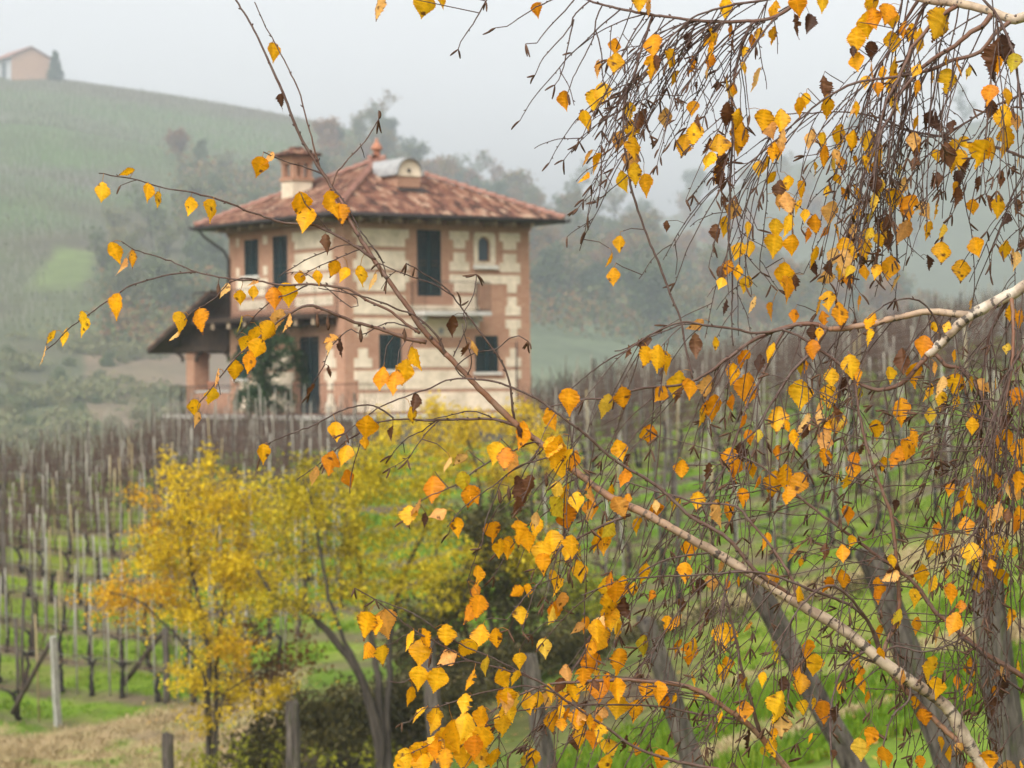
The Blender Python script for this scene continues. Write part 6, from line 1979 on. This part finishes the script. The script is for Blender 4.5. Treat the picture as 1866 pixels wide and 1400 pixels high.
for ent in LEAVES.replace('\n', ';').split(';'):
    q = ent.split()
    if len(q) < 5: continue
    hang_leaf(float(q[0]), float(q[1]), float(q[2]) * 0.99, float(q[3]) + rl_.gauss(0, 5), q[4], float(q[5]) if len(q) > 5 else rl_.uniform(.8, 1))
# small leaves scattered among the hanging twigs
for _ in range(330):
    i = rl_.randrange(len(PL)); x, y = PL[i][0], PL[i][1]
    if x < 1080 or x > 1880 or y < 30 or (y < 300 and x < 1250): continue
    if x < 1200 and y < 700: continue
    hang_leaf(x + rl_.uniform(-10, 10), y + 18, rl_.uniform(20, 38), rl_.gauss(4, 16), rl_.choice('yyyyoopbl'), rl_.choice((.3, .45, .6, .8, .95)))
for _ in range(70):
    i = rl_.randrange(len(PL)); x, y = PL[i][0], PL[i][1]
    for _k in range(400):
        if 730 < x < 1130 and 800 < y < 1390 and x > 1180 - (y - 560) * .55: break
        i = rl_.randrange(len(PL)); x, y = PL[i][0], PL[i][1]
    hang_leaf(x + rl_.uniform(-8, 8), y + 20, rl_.uniform(32, 46), rl_.gauss(6, 16), rl_.choice('yyyyyopl'), rl_.choice((.45, .7, .9, 1)))
# leaves of the crown outside the picture
for _ in range(90):
    i = rl_.randrange(len(PL)); x, y = PL[i][0], PL[i][1]
    if 0 < x < 1880 and -20 < y < 1420: continue
    hang_leaf(x + rl_.uniform(-20, 20), y + 30, rl_.uniform(34, 48), rl_.gauss(0, 15), rl_.choice('yyyop'), rl_.uniform(.4, 1))

# ---- build it
gp = P(2215, 2760, 5.1); gp.z = gz(gp.x, gp.y)
birch = empty('birch_tree', gp)
tag(birch, 'birch with white boughs, hanging brown twigs and golden leaves in front of everything', 'birch tree')
OFFB = Vector(gp)


def px_tube(mb, px, ds, ws, ages, sides, s0=0.0, cap=True, buds=False):
    pts = [P(x, y, d) - OFFB for (x, y), d in zip(px, ds)]
    rad = [max(.0006, w / FPX * d * .5) for w, d in zip(ws, ds)]
    n = len(pts); C = []; s = s0
    L = [0.0]
    for a_, b_ in zip(pts, pts[1:]): L.append(L[-1] + (b_ - a_).length)
    # ring colours: age, length along, position around
    vb = len(mb.v)
    mb.tube(pts, rad, sides, 0, [(ages[i] if isinstance(ages, list) else ages, 0, 0) for i in range(n)], cap)
    for i in range(n):
        for k in range(sides):
            c = mb.c[vb + i * sides + k]
            mb.c[vb + i * sides + k] = (c[0], s0 + L[i], abs(k - sides / 2) / sides * 2)
    if buds and n > 3:
        step = 2
        for i in range(1, n - 1, step):
            if rb.random() < .45: continue
            t = (pts[i + 1] - pts[i - 1]).normalized()
            a_ = rb.uniform(0, 6.28); o = t.orthogonal().normalized(); o = (o * math.cos(a_) + t.cross(o) * math.sin(a_))
            q = pts[i] + o * rad[i] * .5
            r_ = max(rad[i] * .9, .0012)
            e = q + (o * .8 + t * .8) * rb.uniform(.0035, .007)
            mb.tube([q, q.lerp(e, .5), e], [r_ * .8, r_, r_ * .25], 4, 0, [(.04, 0, 0)] * 3, False)


for nme in names:
    b = BR[nme]
    big = b['w'][0] > 12
    mb = MB()
    # swellings and irregular girth
    ws = [w * (1 + .05 * math.sin(i * .37 + len(nme)) + rb.uniform(-.03, .03)) for i, w in enumerate(b['w'])]
    px_tube(mb, b['px'], b['d'], ws, b['age'], 12 if big else 7, rb.uniform(0, 9), True, not big)
    if big:   # knots on the older boughs
        for _ in range(len(ws) // 9):
            i = rb.randint(2, len(ws) - 3); p = P(*b['px'][i], b['d'][i]) - OFFB; r_ = ws[i] / FPX * b['d'][i] * .5
            o = (Vector((rb.gauss(0, 1), -abs(rb.gauss(0, 1)), rb.gauss(0, 1)))).normalized()
            mb.tube([p + o * r_ * .6, p + o * r_ * 1.06, p + o * r_ * 1.22], [r_ * .42, r_ * .30, r_ * .12], 7, 0, [(.5, 0, 0), (.15, 0, 0), (.05, 0, 0)])
    o = mb.build('trunk' if nme == 'trunk' else 'branch', M['birch'], birch, True)
    if nme != 'trunk' and b['w'][0] > 12: o['label'] = 'pale thick bough with dark marks'
    if b['twigs']:
        mb = MB()
        for (pp, dd_, w_, ag) in b['twigs']: px_tube(mb, pp, dd_, w_, ag, 4, 0, False, True)
        mb.build('twigs', M['birch'], o, True)
    if b['cat']:
        mb = MB()
        for (pp, dd_, w_) in b['cat']:
            pts = [P(x, y, d) - OFFB for (x, y), d in zip(pp, dd_)]
            mb.tube(pts, [w / FPX * d * .5 for w, d in zip(w_, dd_)], 5)
        mb.build('catkins', M['catkin'], o, True)
    if b['leaves']:
        mb = MB()
        for (base, tip, tint, ratio, kind, hp) in b['leaves']:
            leaf_mesh(mb, base - OFFB, tip - OFFB, tint, ratio, kind)
            a_ = hp - OFFB; e = base + (tip - base) * .03 - OFFB
            mid = a_.lerp(e, .5) + Vector((rl_.uniform(-.003, .003), rl_.uniform(-.003, .003), .004))
            mb.tube([a_, mid, e], .0007, 3, 0, (0.45, 0.22, 0.05) if kind != 'b' else (.12, .06, .03), False)
        mb.build('leaves', M['birch_leaf'], o, True)
# ------------------------------------------------------------------ air, light, camera
hz = MB()
hz.box(-990, 990, -20, 1840, -70, 292)
t = NT('haze_air'); t.mat.node_tree.nodes.remove(t.out); t.out = t.n('ShaderNodeOutputMaterial')
pv = t.n('ShaderNodeVolumePrincipled')
pv.inputs['Color'].default_value = (0.82, 0.875, 0.945, 1)
pv.inputs['Density'].default_value = 0.00036
pv.inputs['Anisotropy'].default_value = 0.0
t.l(pv.outputs[0], t.out.inputs['Volume'])
ho = hz.build('haze', t.mat)
tag(ho, 'pale autumn mist filling the valley', 'haze', kind='stuff')

world = bpy.data.worlds.new('World'); SC.world = world; world.use_nodes = True
wt = world.node_tree; wt.nodes.clear()
wo = wt.nodes.new('ShaderNodeOutputWorld'); bg = wt.nodes.new('ShaderNodeBackground')
sky = wt.nodes.new('ShaderNodeTexSky'); sky.sky_type = 'NISHITA'; sky.sun_disc = False
SUN_EL, SUN_AZ = 48.0, 205.0
sky.sun_elevation = R(SUN_EL); sky.sun_rotation = R(SUN_AZ)
sky.air_density = 1.0; sky.dust_density = 6.0; sky.ozone_density = 1.0
hs = wt.nodes.new('ShaderNodeHueSaturation'); hs.inputs['Saturation'].default_value = 0.05
wt.links.new(sky.outputs[0], hs.inputs['Color'])
wt.links.new(hs.outputs[0], bg.inputs['Color']); wt.links.new(bg.outputs[0], wo.inputs['Surface'])
bg.inputs['Strength'].default_value = 0.15

sl = bpy.data.lights.new('sun', 'SUN'); sl.energy = 0.5; sl.angle = R(30); sl.color = (1.0, 0.96, 0.90)
so = link(bpy.data.objects.new('sun', sl))
sd = Vector((math.sin(R(SUN_AZ)) * math.cos(R(SUN_EL)), math.cos(R(SUN_AZ)) * math.cos(R(SUN_EL)), math.sin(R(SUN_EL))))
so.rotation_euler = sd.to_track_quat('Z', 'Y').to_euler()

cam = bpy.data.cameras.new('camera')
cam.sensor_width = 36.0; cam.lens = 36.0 * FPX / 1866.0
cam.clip_start = 0.05; cam.clip_end = 5000
cam.dof.use_dof = True; cam.dof.focus_distance = 5.1; cam.dof.aperture_fstop = (cam.lens / 1000) / 0.0094
cam.dof.aperture_blades = 7
co = link(bpy.data.objects.new('camera', cam))
m = Matrix((( CR.x, CU.x, -CF.x, 0), (CR.y, CU.y, -CF.y, 0), (CR.z, CU.z, -CF.z, 0), (0, 0, 0, 1)))
co.matrix_world = m
SC.camera = co
SC.render.engine = 'CYCLES'
SC.cycles.use_denoising = True
SC.cycles.max_bounces = 8; SC.cycles.diffuse_bounces = 3; SC.cycles.transmission_bounces = 3; SC.cycles.volume_bounces = 4
SC.cycles.caustics_reflective = False; SC.cycles.caustics_refractive = False
SC.view_settings.view_transform = 'Standard'; SC.view_settings.look = 'None'
SC.view_settings.exposure = 0.97; SC.view_settings.gamma = 1.0
SC.view_settings.use_curve_mapping = False
